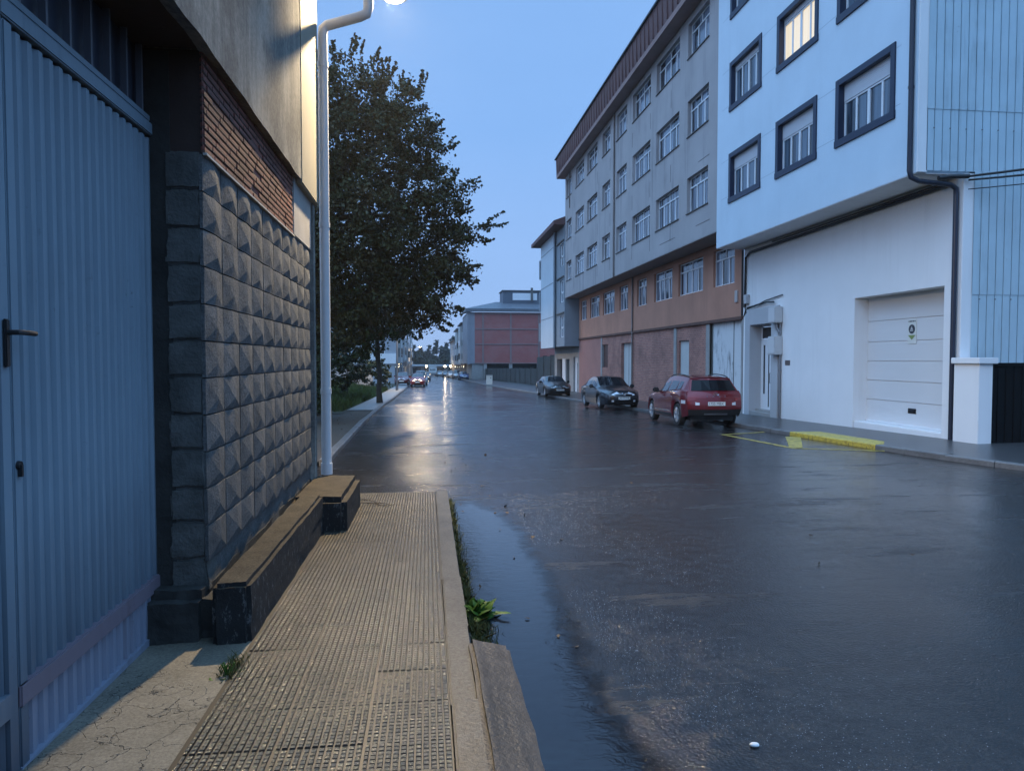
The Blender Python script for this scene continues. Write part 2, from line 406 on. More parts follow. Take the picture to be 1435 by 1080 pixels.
def patch(b, pts, dz): b.add([(x, y, gz(y)+dz) for x, y in pts], [tuple(range(len(pts)))])
patch(b, [(9.52, 13.9), (9.95, 14.5), (10.0, 17.2), (9.42, 17.3)], .104)
tag(b.build('yellow_patch', m_yellow), kind='structure')
b = MB()
patch(b, [(7.62, 17.9), (7.74, 17.9), (7.83, 14.28), (7.70, 14.28)], .004)
patch(b, [(7.72, 14.25), (7.86, 14.32), (9.34, 13.62), (9.28, 13.5)], .005)
patch(b, [(7.70, 14.40), (8.0, 14.40), (9.25, 16.75), (9.1, 16.95), (8.95, 16.95)], .006)
patch(b, [(7.74, 17.9), (7.74, 17.75), (9.1, 18.3), (9.1, 18.45)], .007)
tag(b.build('yellow_marking', m_wyellow), kind='structure')

# near left pavement: real ribs
PX0, PX1, PY1, PDZ = -.985, .10, 9.26, .08
b = MB()
for y, w in ((-30, .5), (.5, 3), (3, 6), (6, PY1)):
    b.quad((PX0-.02, y, gz(y)+PDZ-.006), (PX1, y, gz(y)+PDZ-.006), (PX1, w, gz(w)+PDZ-.006), (PX0-.02, w, gz(w)+PDZ-.006))
b.quad((-1.35, PY1, -1), (PX1, PY1, -1), (PX1, PY1, gz(PY1)+PDZ-.006), (-1.35, PY1, gz(PY1)+PDZ-.006))
tag(b.build('pavement_bed', m_groove), kind='structure')
V = []; F = []
P = .0301; nxr = int((PX1-PX0)/P); nyr = int((PY1-.4)/P)
for j in range(nyr):
    y0 = .4+j*P; tj = j//12
    jy = .009 if j % 12 == 0 else 0
    for i in range(nxr):
        ti = i//12
        x0 = PX0+i*P+(.006 if i % 12 == 0 else 0)
        rr = random.Random(ti*977+tj*31)
        tz = rr.uniform(-.0012, .0012)+rr.uniform(-.005, .005)*((i % 12)/12-.5)+rr.uniform(-.005, .005)*((j % 12)/12-.5)
        z = gz(y0)+PDZ+tz+random.uniform(-.0010, .0010)
        a, c = x0+.0012, PX0+(i+1)*P-.0050; d, e = y0+.0006+jy*.6, y0+P-.0030-random.uniform(0, .0012)
        s = .0028; n = len(V)
        zb = z-.007
        V += [(a, d, zb), (c, d, zb), (c, e, zb), (a, e, zb), (a+s, d+s*.6, z), (c-s, d+s*.6, z), (c-s, e-s*.6, z), (a+s, e-s*.6, z)]
        F += [(n+4, n+5, n+6, n+7), (n, n+1, n+5, n+4), (n+1, n+2, n+6, n+5), (n+2, n+3, n+7, n+6), (n+3, n, n+4, n+7)]
b = MB(); b.v = V; b.f = F
# smooth slab strips left of the ribs, beside the end block
b.quad((-1.35, 8.35, gz(8.35)+PDZ-.002), (PX0, 8.35, gz(8.35)+PDZ-.002), (PX0, PY1, gz(PY1)+PDZ-.002), (-1.35, PY1, gz(PY1)+PDZ-.002))
po = tag(b.build('pavement', [m_tile, m_groove]), kind='structure')
mi = np.zeros(len(po.data.polygons), dtype=np.int32); npad = (len(mi)-1)//5; mi[:npad*5].reshape(-1, 5)[:, 1:] = 1; po.data.polygons.foreach_set('material_index', mi)
# kerb of the near pavement : speckled stones
b = MB(); y = .2
while y < PY1:
    n = min(y+1.02, PY1); j = random.uniform(-.004, .004)
    x1 = interp([(2.6, .235), (9.3, .26)], y)
    b.box(PX1+.004+j, x1+j, y+.004, n-.004, gz(y)-.1, gz((y+n)/2)+PDZ+.004+j, .010); y = n
tag(b.build('near_kerb', m_kerb, smooth=40), kind='structure')
# broken concrete ramp block against the kerb
def rough_block(name, x0, x1, y0, y1, z0, z1, m, amp=.012, cuts=9, top=None, seed=1, smooth=60):
    bm = bmesh.new(); bmesh.ops.create_cube(bm, size=1)
    for v in bm.verts: v.co = Vector(((x0+x1)/2+v.co.x*(x1-x0), (y0+y1)/2+v.co.y*(y1-y0), (z0+z1)/2+v.co.z*(z1-z0)))
    bmesh.ops.bevel(bm, geom=bm.edges[:], offset=min(x1-x0, y1-y0, z1-z0)*.12, segments=2, affect='EDGES')
    bmesh.ops.subdivide_edges(bm, edges=[e for e in bm.edges if e.calc_length() > .15], cuts=cuts, use_grid_fill=True)
    from mathutils import noise as N
    for v in bm.verts:
        p = v.co*7+Vector((seed, seed*2, 0)); q = v.co*28
        d = Vector((N.noise(p), N.noise(p+Vector((9, 0, 0))), N.noise(p+Vector((0, 9, 0)))))*amp
        d += Vector((N.noise(q), N.noise(q+Vector((5, 0, 0))), N.noise(q+Vector((0, 5, 0)))))*amp*.4
        v.co += d
        if top: v.co = Vector(top(v.co))
    b = MB(); b.addbm(bm); return b
def rt(c):
    k = max(0, (c.x-.26)/.2); return (c.x+(.03*(4.1-c.y) if c.x > .35 else 0)*.3, c.y, c.z-(k*.05 if c.z > 0 else 0))
b = rough_block('ramp', .225, .45, .6, 3.93, -.15, .045, None, .010, 14, rt, 4)
m_ramp = M_wall('ramp_concrete', (.085, .07, .058), .45, .55, 5, .6, (.03, .025, .022), 45, .6)
tag(b.build('kerb_ramp', m_ramp, smooth=60), 'broken brown concrete wedge against the speckled kerb', 'kerb ramp')
# cracked apron before the gate
b = MB()
for y, w in ((-30, 0), (0, 2), (2, 4), (4, 4.6)):
    b.quad((-1.75, y, gz(y)+PDZ-.02), (PX0-.015, y, gz(y)+PDZ-.004), (PX0-.015, w, gz(w)+PDZ-.004), (-1.75, w, gz(w)+PDZ-.02))
tag(b.build('apron', m_apron), kind='structure')
# gutter water: irregular sheet lying on the road
edgeR = [(-4, 1.1), (1, 1.05), (2.6, 1.10), (3.4, 1.05), (4.3, 1.05), (5.5, 1.12), (6.9, 1.15), (8, 1.0), (9, .8), (9.8, .6)]
b = MB(); ys = np.linspace(-3, 9.7, 80)
from mathutils import noise as MN
def wr(y): return interp(edgeR, y)+.10*MN.noise(Vector((y*1.7, 3, 0)))+.05*MN.noise(Vector((y*6, 8, 0)))
def wl(y): return .22 if y < 8.6 else .22+(y-8.6)*.2
for y, w in zip(ys, ys[1:]):
    for k in range(6):
        f = lambda t, yy: (wl(yy)+(wr(yy)-wl(yy))*t, yy, gz(yy)+.005)
        b.quad(f(k/6, y), f((k+1)/6, y), f((k+1)/6, w), f(k/6, w))
wo = tag(b.build('water', m_water), kind='structure')
fa = wo.data.attributes.new('fade', 'FLOAT', 'POINT')
for k, v in enumerate(wo.data.vertices):
    y = v.co.y; q = (wr(y)-v.co.x)/(wr(y)-wl(y)); fa.data[k].value = min(1, q*2.2)*min(1, max(0, (9.6-y)/1.6))

# ================================================================== LEFT WAREHOUSE
def M_diamond():
    t = NT('weathered_block')
    n = t.noise(3, 6, .65); f = t.noise(70, 4, .7); sp = t.noise(30, 4, .75)
    base = t.mix(t.ramp(n, [(.35, 0.), (.65, 1.)]), (.046, .051, .056), (.145, .150, .155)); base = t.mix(.45, base, t.mix(t.ramp(f, [(.3, 0.), (.7, 1.)]), (.025, .026, .028), (.24, .238, .23)))
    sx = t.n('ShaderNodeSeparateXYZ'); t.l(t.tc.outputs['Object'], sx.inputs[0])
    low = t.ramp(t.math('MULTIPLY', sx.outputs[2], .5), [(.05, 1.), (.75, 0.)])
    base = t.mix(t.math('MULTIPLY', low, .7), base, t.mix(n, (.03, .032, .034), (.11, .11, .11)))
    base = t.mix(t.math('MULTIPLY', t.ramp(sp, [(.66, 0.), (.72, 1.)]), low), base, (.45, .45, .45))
    mo = t.noise(9, 6, .75); base = t.mix(t.math('MULTIPLY', t.ramp(mo, [(.52, 0.), (.68, 1.)]), .75), base, (.05, .052, .052))
    return t.set(base, .8, t.bump(f, .6, .01, t.bump(mo, .6, .02)), **{'Specular IOR Level': .2})
m_diamond = M_diamond()
def M_plaster():
    t = NT('stained_plaster')
    n = t.noise(1.3, 7, .68); st = t.noise(1, 6, .7, t.map((5, 5, .45))); f = t.noise(24, 5, .75); sp = t.noise(38, 4, .8)
    base = t.mix(t.ramp(n, [(.42, 0.), (.57, 1.)]), (.075, .080, .085), (.30, .29, .26))
    base = t.mix(t.math('MULTIPLY', t.ramp(st, [(.44, 0.), (.60, 1.)]), .75), base, (.05, .06, .068))
    base = t.mix(.35, base, t.mix(t.ramp(f, [(.3, 0.), (.7, 1.)]), (.07, .07, .07), (.46, .44, .39)))
    base = t.mix(t.math('MULTIPLY', t.ramp(sp, [(.64, 0.), (.70, 1.)]), .5), base, (.5, .5, .47))
    return t.set(base, .95, t.bump(f, .22, .010, t.bump(n, .2, .03)), **{'Specular IOR Level': .06})
m_plaster = M_plaster()
m_cream = M_wall('cream_plaster', (.27, .25, .20), .75, .12, 2, .3, (.3, .28, .22), 60, .1)
m_lintel = M_wall('brown_lintel', (.05, .032, .028), .85, .3, 2, 0, None, 40, .3)
m_hollow = M_brick_smear = M_brick('ridged_brick', (.27, .085, .06), (.15, .05, .04), (.10, .075, .065), .24, .046, .008, 1., (.05, .028, .026), .8, .85, 1.8)
m_mortar = M_wall('mortar_smear', (.40, .38, .35), .85, .2, 5, 0, None, 60, .4)
m_plinth = M_wall('rough_plinth', (.04, .04, .038), .85, .5, 4, .3, (.02, .02, .02), 30, .7)
m_plinth2 = M_wall('rough_quoin', (.105, .105, .10), .85, .5, 6, .3, (.02, .02, .02), 45, .9)
m_pipe = M_simple('white_pipe', (.55, .56, .58), .35, var=.08)
m_rib_board = M_simple('dark_board', (.035, .045, .07), .5, var=.3)
ware = empty('warehouse', (-1.3, 4.3, 0), 'weathered warehouse with blue ribbed gate, diamond-faced blocks and stained plaster above', 'warehouse')
GX = -1.6
def corrug(b, axis, a0, a1, z0, z1, pos, pitch, depth, sgn, duty=(.36, .12)):
    # trapezoid sheet: ribs stand out by depth along sgn
    pts = []; a = a0
    while a < a1-1e-6:
        for f, d in ((0, 0), (1-duty[0]-2*duty[1], 0), (1-duty[0]-duty[1], 1), (1-duty[1], 1)):
            if a+f*pitch <= a1: pts.append((a+f*pitch, pos+sgn*depth*d))
        a += pitch
    pts.append((a1, pos))
    for (u, p), (v, q) in zip(pts, pts[1:]):
        if axis == 'y': b.quad((p, u, z0), (q, v, z0), (q, v, z1), (p, u, z1))
        else: b.quad((u, p, z0), (v, q, z0), (v, q, z1), (u, p, z1))
    return b
# --- gate leaf with kick panel
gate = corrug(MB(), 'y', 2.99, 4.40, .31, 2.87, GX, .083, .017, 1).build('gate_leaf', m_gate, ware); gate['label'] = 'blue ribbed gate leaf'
b = MB(); b.box(GX-.02, GX+.03, 4.40, 4.475, -.02, 2.88, .006); b.box(GX-.02, GX+.028, 2.93, 2.99, -.02, 2.88, .006)
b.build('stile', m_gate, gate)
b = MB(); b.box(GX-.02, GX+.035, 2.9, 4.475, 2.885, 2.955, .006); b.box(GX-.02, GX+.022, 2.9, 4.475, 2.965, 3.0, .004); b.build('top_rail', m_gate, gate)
MB().box(GX-.02, GX+.034, 2.93, 4.47, .245, .335, .006).build('kick_rail', m_gate_rail, gate)
kp = corrug(MB(), 'y', 2.99, 4.40, 0.0, .245, GX, .083, .017, 1); kp.box(GX-.02, GX+.03, 2.93, 4.47, -.03, .012)
kp.build('kick_panel', m_gate_low, gate)
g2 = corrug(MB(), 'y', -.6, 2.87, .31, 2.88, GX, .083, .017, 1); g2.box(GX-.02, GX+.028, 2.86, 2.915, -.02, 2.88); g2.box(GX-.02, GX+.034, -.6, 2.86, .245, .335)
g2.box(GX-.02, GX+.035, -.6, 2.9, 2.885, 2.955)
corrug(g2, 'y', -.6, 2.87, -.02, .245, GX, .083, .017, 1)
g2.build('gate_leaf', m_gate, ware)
b = MB(); b.box(GX+.028, GX+.043, 2.872, 2.90, 1.57, 1.75, .004); b.tube([(GX+.04, 2.886, 1.70), (GX+.08, 2.886, 1.70), (GX+.085, 2.905, 1.70), (GX+.085, 2.99, 1.698)], .010, 8)
b.build('handle', m_black, gate, smooth=40)
b = MB(); b.lathe([(.0, .034), (.016, .034), (.018, .024), (.02, .0)], (GX+.005, 2.955, 1.19), 'x', 12); b.box(GX+.03, GX+.045, 2.949, 2.961, 1.145, 1.19); b.build('lock', m_black, gate, smooth=40)
# --- transom boards with bars
b = MB(); b.box(GX-.06, GX-.04, -.6, 4.475, 2.99, 3.38); tr = b.build('transom', m_rib_board, ware)
m_bar = M_simple('dull_bar', (.13, .14, .17), .5)
for k in range(14): MB().box(GX-.02, GX+.012, 4.30-k*.205, 4.318-k*.205, 3.0, 3.37).build('bar', m_bar, tr)
MB().box(GX-.02, GX+.028, 4.40, 4.475, 2.955, 3.37).build('bar', m_bar, tr)
# --- jamb, quoin, plinth
JY = 4.36
b = MB(); b.box(-1.9, -1.47, JY+.02, JY+.5, -.1, 3.37); b.build('jamb', m_plinth, ware)
b = MB(); z = .22
from mathutils import noise as MN
while z < 2.6:
    hh = .212+random.uniform(-.015, .015); x1 = -1.285
    bm = bmesh.new(); bmesh.ops.create_cube(bm, size=1)
    for v in bm.verts: v.co = Vector((-1.40+v.co.x*(.20+random.uniform(-.012, .012)), JY+.12+v.co.y*.22, z+hh/2+v.co.z*(hh-.003)))
    bmesh.ops.bevel(bm, geom=bm.edges[:], offset=.012, segments=2, affect='EDGES'); bmesh.ops.subdivide_edges(bm, edges=bm.edges[:], cuts=3, use_grid_fill=True)
    for v in bm.verts: v.co += Vector((MN.noise(v.co*14), MN.noise(v.co*14+Vector((7, 0, 0))), MN.noise(v.co*14+Vector((0, 7, 0)))))*.013
    b.addbm(bm); z += hh
b.build('quoin', m_plinth2, ware, smooth=50)
pb = rough_block('plinth', -1.75, -1.245, 4.22, 8.3, -.2, .26, None, .022, 16, None, 3)
pb.build('plinth', m_plinth, ware, smooth=60)
# --- diamond faced block wall
b = MB(); rows, cols = 11, 10; z0, z1, y0, y1 = .40, 2.79, 4.37, 8.22; hz = (z1-z0)/rows; wy = (y1-y0)/cols
for i in range(rows):
    for j in range(cols):
        a, c = y0+j*wy+.004, y0+(j+1)*wy-.004; d, e = z0+i*hz+.006, z0+(i+1)*hz-.003
        jx = random.uniform(-.002, .002); xb = -1.290+jx; xa = -1.267+jx
        # sawtooth relief: two raised points per block with valleys between, lower lip steep
        m_ = (a+c)/2+random.uniform(-.02, .02); zl = d+(e-d)*random.uniform(.29, .43); J = lambda s_=.0025: random.uniform(-s_, s_)
        q = [(xb+J(), a, d), (xb+J(), c, d), (xb+J(), c, e), (xb+J(), a, e)]; ap = (xa+J(.006), m_, zl); mt = (xb+.012+J(), m_+J(.01), e); md = (xb+.006+J(), m_, d)
        bk = [(xb-.02, p[1], p[2]) for p in q]
        b.add(q+[ap, mt, md]+bk, [(0, 6, 4), (6, 1, 4), (1, 2, 4), (2, 5, 4), (5, 3, 4), (3, 0, 4), (7, 8, 1, 6, 0), (3, 5, 2, 9, 10), (7, 0, 3, 10), (8, 9, 2, 1)])
b.box(-1.6, -1.305, 4.5, 8.3, -.1, 2.80)
b.build('diamond_blocks', m_diamond, ware)
# --- ridged brick panel and post
b = MB(); b.quad((-1.285, 7.17, 2.79), (-1.285, 4.37, 2.79), (-1.285, 4.37, 3.40), (-1.285, 7.17, 3.40)); 
zz = 2.80
while zz < 3.38:
    yy = 4.38-random.random()*.2
    while yy < 7.15:
        y0_, y1_ = max(4.38, yy), min(7.16, yy+.232)
        if y1_-y0_ > .03 and random.random() > .03: b.box(-1.30, -1.276+random.uniform(-.004, .003), y0_, y1_, zz, zz+.037, .004)
        yy += .242
    zz += .046
b.build('brick_panel', m_hollow, ware)
b = MB(); b.box(-1.285, -1.262, 4.37, 7.17, 2.782, 2.796)
b.build('mortar_smear', m_mortar, ware)
MB().box(-1.5, -1.272, 7.17, 8.24, 2.80, 3.38, .01).build('post', m_concrete, ware)
# --- upper plaster with ragged lower edge
b = MB(); ys = np.linspace(-9, 7.28, 130); zb = [3.355+.028*MN.noise(Vector((y*2.5, 1, 0)))+.03*max(0, MN.noise(Vector((y*9, 4, 0)))) for y in ys]
for k in range(len(ys)-1):
    y, w = ys[k], ys[k+1]
    b.quad((-1.215, w, zb[k+1]), (-1.215, y, zb[k]), (-1.215, y, 7.4), (-1.215, w, 7.4))
    b.quad((-1.215, y, zb[k]), (-1.215, w, zb[k+1]), (-1.30, w, zb[k+1]+.02), (-1.30, y, zb[k]+.02))
b.build('upper_plaster', m_plaster, ware)
b = MB(); b.box(-1.8, -1.208, 7.28, 8.36, 3.33, 7.4, .012); b.build('corner_strip', m_cream, ware)
b = MB(); b.box(-9, -1.25, 8.2, 8.34, -1, 7.4); b.box(-9, -8.9, -9, 8.3, -1, 7.4); b.box(-9, -1.25, -9, -8.9, -1, 7.4); b.box(-2.4, -2.3, -9, 8.3, -1, 7.3); b.build('wall', m_plaster, ware)
b = MB(); b.box(-1.75, -1.235, -9, 4.37, 3.385, 3.60); b.box(-1.75, -1.29, 4.385, 4.5, 2.60, 3.384); b.build('lintel', m_lintel, ware)
b = MB(); b.add([(-.62, -9.3, 7.36), (-.62, 8.6, 7.36), (-5.1, 8.6, 9.2), (-5.1, -9.3, 9.2), (-9.5, -9.3, 7.36), (-9.5, 8.6, 7.36)], [(0, 1, 2, 3), (3, 2, 5, 4)])
b.add([(-.62, -9.3, 7.28), (-.62, 8.6, 7.28), (-1.3, 8.6, 7.28), (-1.3, -9.3, 7.28)], [(0, 1, 2, 3)]); b.build('roof', m_tin, ware)
# --- white downpipe
PYp = 8.42
b = MB(); b.tube([(-1.155, PYp, .27), (-1.155, PYp, 5.26), (-1.15, PYp, 5.33), (-1.11, PYp, 5.37), (-.74, PYp, 5.49), (-.665, PYp, 5.525), (-.645, PYp, 5.60), (-.645, PYp, 7.3)], .056, 14)
for z in (1.2, 3.1, 4.9): b.tube([(-1.155, PYp, z), (-1.155, PYp, z+.06)], .062, 14)
b.tube([(-1.155, PYp, .27), (-1.155, PYp, .40)], .066, 14)
b.build('downpipe', m_pipe, ware, smooth=50)

# low concrete wall and end block on the pavement
m_ledge = M_wall('ledge_concrete', (.17, .155, .13), .7, .35, 4, .5, (.05, .05, .05), 45, .5)
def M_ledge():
    t = NT('stained_shaded_ledge'); n = t.noise(5, 6, .7); f = t.noise(60, 4, .7); sp = t.noise(24, 5, .8, t.map((1, 1, .5)))
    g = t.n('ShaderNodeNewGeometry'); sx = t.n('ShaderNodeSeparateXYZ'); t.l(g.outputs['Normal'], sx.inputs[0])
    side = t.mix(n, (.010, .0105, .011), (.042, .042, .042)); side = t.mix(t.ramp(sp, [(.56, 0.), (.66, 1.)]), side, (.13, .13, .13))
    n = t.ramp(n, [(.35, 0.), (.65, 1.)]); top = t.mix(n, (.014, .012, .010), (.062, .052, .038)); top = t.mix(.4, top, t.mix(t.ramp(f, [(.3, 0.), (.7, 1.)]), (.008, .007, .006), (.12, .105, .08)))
    return t.set(t.mix(t.ramp(sx.outputs[2], [(.6, 0.), (.8, 1.)]), side, top), .8, t.bump(f, .5, .01), **{'Specular IOR Level': .12})  # upright faces coloured darker than the top: painted shade over the stains
m_ledge = M_ledge()
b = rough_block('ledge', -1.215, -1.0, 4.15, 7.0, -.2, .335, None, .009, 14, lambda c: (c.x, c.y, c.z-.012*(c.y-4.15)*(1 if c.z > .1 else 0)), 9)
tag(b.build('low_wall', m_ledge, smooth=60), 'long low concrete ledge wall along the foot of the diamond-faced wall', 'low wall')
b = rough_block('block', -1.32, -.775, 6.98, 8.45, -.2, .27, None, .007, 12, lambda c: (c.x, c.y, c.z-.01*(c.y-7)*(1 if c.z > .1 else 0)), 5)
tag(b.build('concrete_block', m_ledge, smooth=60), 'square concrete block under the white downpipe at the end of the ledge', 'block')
# ================================================================== RIGHT SIDE BUILDINGS
XL, XO = 11.7, 10.59
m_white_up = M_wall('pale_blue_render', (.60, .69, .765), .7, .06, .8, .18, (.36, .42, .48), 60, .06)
# ---------------- white house
house = empty('white_house', (12, 20, -.3), 'white apartment house with navy window surrounds and a white garage door', 'house')
Y0, Y1 = 14.55, 25.33
wcols = [(15.28, 17.66), (18.57, 20.87), (21.88, 24.27)]
wrows = [(7.08, 8.78), (10.25, 11.92), (13.42, 15.1)]
ops = [(a+.16, c-.16, z0+.16, z1-.16) for (a, c) in wcols for (z0, z1) in wrows]
b = MB().wallX(XO, Y0, Y1, 5.66, 17.6, ops, .20)
b.quad((XO, Y0, 5.66), (10.78, Y0, 5.66), (10.78, Y0, 17.6), (XO, Y0, 17.6)); b.quad((XO, Y1, 5.66), (XO, Y1, 17.6), (22, Y1, 17.6), (22, Y1, 5.66))
b.quad((XO, Y0, 17.6), (22, Y0, 17.6), (22, Y1, 17.6), (XO, Y1, 17.6))
b.build('upper_wall', m_white_up, house)
m_joint = M_simple('joint_grey', (.36, .42, .48), .8)
for z in (7.32, 8.62, 10.48, 11.75, 13.6, 14.95):
    for (y, w) in ((Y0+.55, 15.28), (17.66, 18.57), (20.87, 21.88), (24.27, Y1-.4)): MB().box(XO-.002, XO+.01, y, w, z, z+.012).build('render_joint', m_joint, house)
MB().box(XO+.01, XL+.1, Y0+.01, Y1-.01, 5.64, 5.66).build('soffit', m_white_low, house)
mlit = m_lit
for ci, (a, c) in enumerate(wcols):
    for ri, (z0, z1) in enumerate(wrows):
        b = MB(); w = .16; p = .035
        b.box(XO-p, XO+.17, a, a+w+.004, z0, z1, .006); b.box(XO-p, XO+.17, c-w-.004, c, z0, z1, .006)
        b.box(XO-p+.002, XO+.168, a+w, c-w, z1-w-.004, z1, .006); b.box(XO-p-.01, XO+.166, a-.015, c+.015, z0-.02, z0+w-.016+.02, .006)
        win = b.build('window', m_navy, house)
        ia, ic, iz0, iz1 = a+w+.005, c-w-.005, z0+w, z1-w
        sh = .42 if ri == 0 else .16 if (ri == 1) else .5
        fx = XO+.13
        f = MB(); n = 4; wd = (ic-ia)/n; zt = iz1-sh
        f.box(fx, fx+.06, ia, ic, iz0, iz0+.05, .005); f.box(fx-.003, fx+.057, ia, ia+.05, iz0, iz1, .004); f.box(fx-.003, fx+.057, ic-.05, ic, iz0, iz1, .004)
        f.box(fx+.001, fx+.058, ia, ic, zt-.05, zt, .004)
        for k in range(1, n): f.box(fx-.006 if k == 2 else fx+.004, fx+.055, ia+k*wd-(.05 if k == 2 else .035), ia+k*wd+(.05 if k == 2 else .035), iz0+.02, zt-.02, .004)
        f.build('sash', m_frame, win)
        s_ = MB(); zz = zt
        while zz < iz1-.01: s_.box(fx-.02, fx+.03, ia+.012, ic-.012, zz, min(zz+.045, iz1), .006); zz += .047
        s_.build('shutter', m_shutter, win)
        MB().box(fx+.03, fx+.036, ia+.02, ic-.02, iz0+.02, zt).build('pane', mlit if (ci, ri) == (1, 1) else m_glass_w, win)
# lower front
GA, GB, GZ = 15.02, 18.45, 3.27
DA, DB, DZ = 23.1, 24.72, 2.83
b = MB().wallX(XL, Y0, Y1+.05, -.7, 5.66, [(GA, GB, -.7, GZ), (DA, DB, -.7, DZ)], .46)
b.build('lower_wall', m_white_low, house)
# garage door
gx = XL+.40
b = MB(); zs = [-.08, .50, 1.02, 1.54, 2.06, 2.62, 3.30]
for z, w in zip(zs, zs[1:]): b.box(gx, gx+.05, GA-.01, GB+.01, z+.008, w-.008, .008)
b.box(gx+.02, gx+.06, GA, GB, -.1, GZ); gd = b.build('garage_door', M_wall('garage_panel', (.66, .65, .65), .55, .05, .6, .08, (.5, .5, .5), 80, .03), house)
b = MB(); b.box(gx-.012, gx+.002, 16.42, 16.72, .23, .36, .01); b.box(gx-.03, gx-.01, 16.46, 16.68, .27, .32, .006); b.build('handle', m_black, gd)
MB().box(gx-.02, gx, GA, GB, -.095, -.055).build('bottom_seal', m_frame, gd)
b = MB(); b.box(XL+.02, gx+.06, GA+.002, GB-.002, -.6, -.10, .02); b.build('threshold', m_white_low, house)
sgy, sgz = 16.62, 2.62
sg = MB().box(gx-.014, gx-.001, sgy-.16, sgy+.16, 1.98, 2.60, .004).build('permit_sign', M_simple('sign_white', (.66, .66, .62), .4, var=.04), gd)
b = MB()
n = 24; b.lathe([(.0, 0), (.115, 0), (.115, .004), (0, .004)], (gx-.020, sgy, 2.35), 'x', 24); b.build('emblem', M_simple('sign_dark', (.04, .045, .06), .4), sg)
b = MB(); b.prism([(gx-.024, sgy+.05, 2.33), (gx-.024, sgy-.05, 2.33), (gx-.024, sgy, 2.42)], (.003, 0, 0)); b.box(gx-.024, gx-.021, sgy-.06, sgy+.06, 2.30, 2.32)
b.build('emblem_mark', M_simple('sign_pale', (.5, .5, .5), .4), sg)
b = MB(); b.prism([(gx-.018, sgy+.14, 2.20), (gx-.018, sgy-.14, 2.20), (gx-.018, sgy, 2.08)], (.003, 0, 0)); b.build('sign_arrow', M_simple('sign_green', (.22, .28, .10), .5), sg)
b = MB()
for k, (u, w) in enumerate(((.13, .10), (.08, .0), (-.02, -.08), (-.1, -.13))): b.box(gx-.018, gx-.015, sgy+w, sgy+u, 2.53, 2.56)
b.build('sign_text', M_simple('sign_dark2', (.05, .05, .07), .4), sg)
# entrance
b = MB(); sx0 = XL-.07
b.box(sx0, XL+.43, DB-.006, 25.12, -.6, 3.40, .01); b.box(sx0, XL+.43, 22.62, DA+.006, -.6, 3.40, .01); b.box(sx0+.002, XL+.43, DA, DB, DZ-.006, 3.40, .008)
b.build('door_surround', M_wall('grey_surround', (.44, .45, .47), .7, .08, 1, .1, None, 50, .08), house)
XD = XL+.44
b = MB(); b.box(XD-.055, XD-.02, DA+.02, DB-.02, -.22, 2.24, .004); dr = b.build('entrance_door', m_frame, house)
b = MB(); b.box(XD-.06, XD-.055, DA+.10, DB-.10, 2.34, 2.74); 
b.build('transom_pane', m_darkglass, dr)
b = MB(); b.box(XD-.064, XD-.02, DA, DB, 2.25, 2.32, .004); b.box(XD-.064, XD-.02, DA, DB, 2.76, 2.83, .004); b.box(XD-.064, XD-.02, DB-.07, DB, -.22, 2.83, .004); b.box(XD-.064, XD-.02, DA, DA+.07, -.22, 2.83, .004); b.box(XD-.062, XD-.02, DA+.74, DA+.80, -.22, 2.24, .004)
b.build('door_frame', m_frame, dr)
b = MB(); b.box(XD-.068, XD-.05, DA+.22, DA+.42, .35, 1.95, .003); b.box(XD-.068, XD-.05, DB-.30, DB-.20, .35, 2.1, .003); b.box(XD-.066, XD-.05, DB-.62, DB-.56, -.1, 2.1, .003); b.build('door_pane', m_darkglass, dr)
b = MB(); b.tube([(XD-.07, DA+.88, .75), (XD-.10, DA+.88, .75), (XD-.10, DA+.88, 1.1), (XD-.07, DA+.88, 1.1)], .012, 6); b.build('handle', m_steel, dr)
b = MB(); b.box(XL-.06, XL+.5, DA, DB, -.6, -.27, .01); b.box(XL+.18, XL+.5, DA+.001, DB-.001, -.27, -.20, .01); b.build('step', m_concrete, house)
for (z0, z1) in ((2.80, 3.34), (1.74, 2.36)):
    mb = MB().box(XL-.28, XL-.01, 22.42, 22.92, z0, z1, .02).build('meter_box', M_simple('meter_grey', (.50, .51, .52), .5, var=.05), house)
    MB().box(XL-.288, XL-.279, 22.46, 22.88, z0+.05, z1-.05, .003).build('meter_lid', M_simple('meter_lid', (.55, .56, .57), .5, var=.05), mb)
b = MB(); b.tube([(XL-.05, 22.50, 1.75), (XL-.05, 22.50, -.4)], .04, 8); b.tube([(XL-.05, 22.50, 2.8), (XL-.05, 22.50, 2.36)], .035, 8)
for z in (1.2, .5): b.tube([(XL-.05, 22.50, z), (XL-.05, 22.50, z+.05)], .05, 8)
b.tube([(XL-.12, 22.62, 2.82), (XL-.10, 22.62, 2.62), (XL-.05, 22.55, 2.5)], .05, 8); b.build('conduit', m_steel, house, smooth=50)
MB().box(XL-.015, XL-.001, 21.92, 22.22, 1.40, 1.56).build('number_plaque', M_simple('plaque', (.10, .08, .08), .4), house)
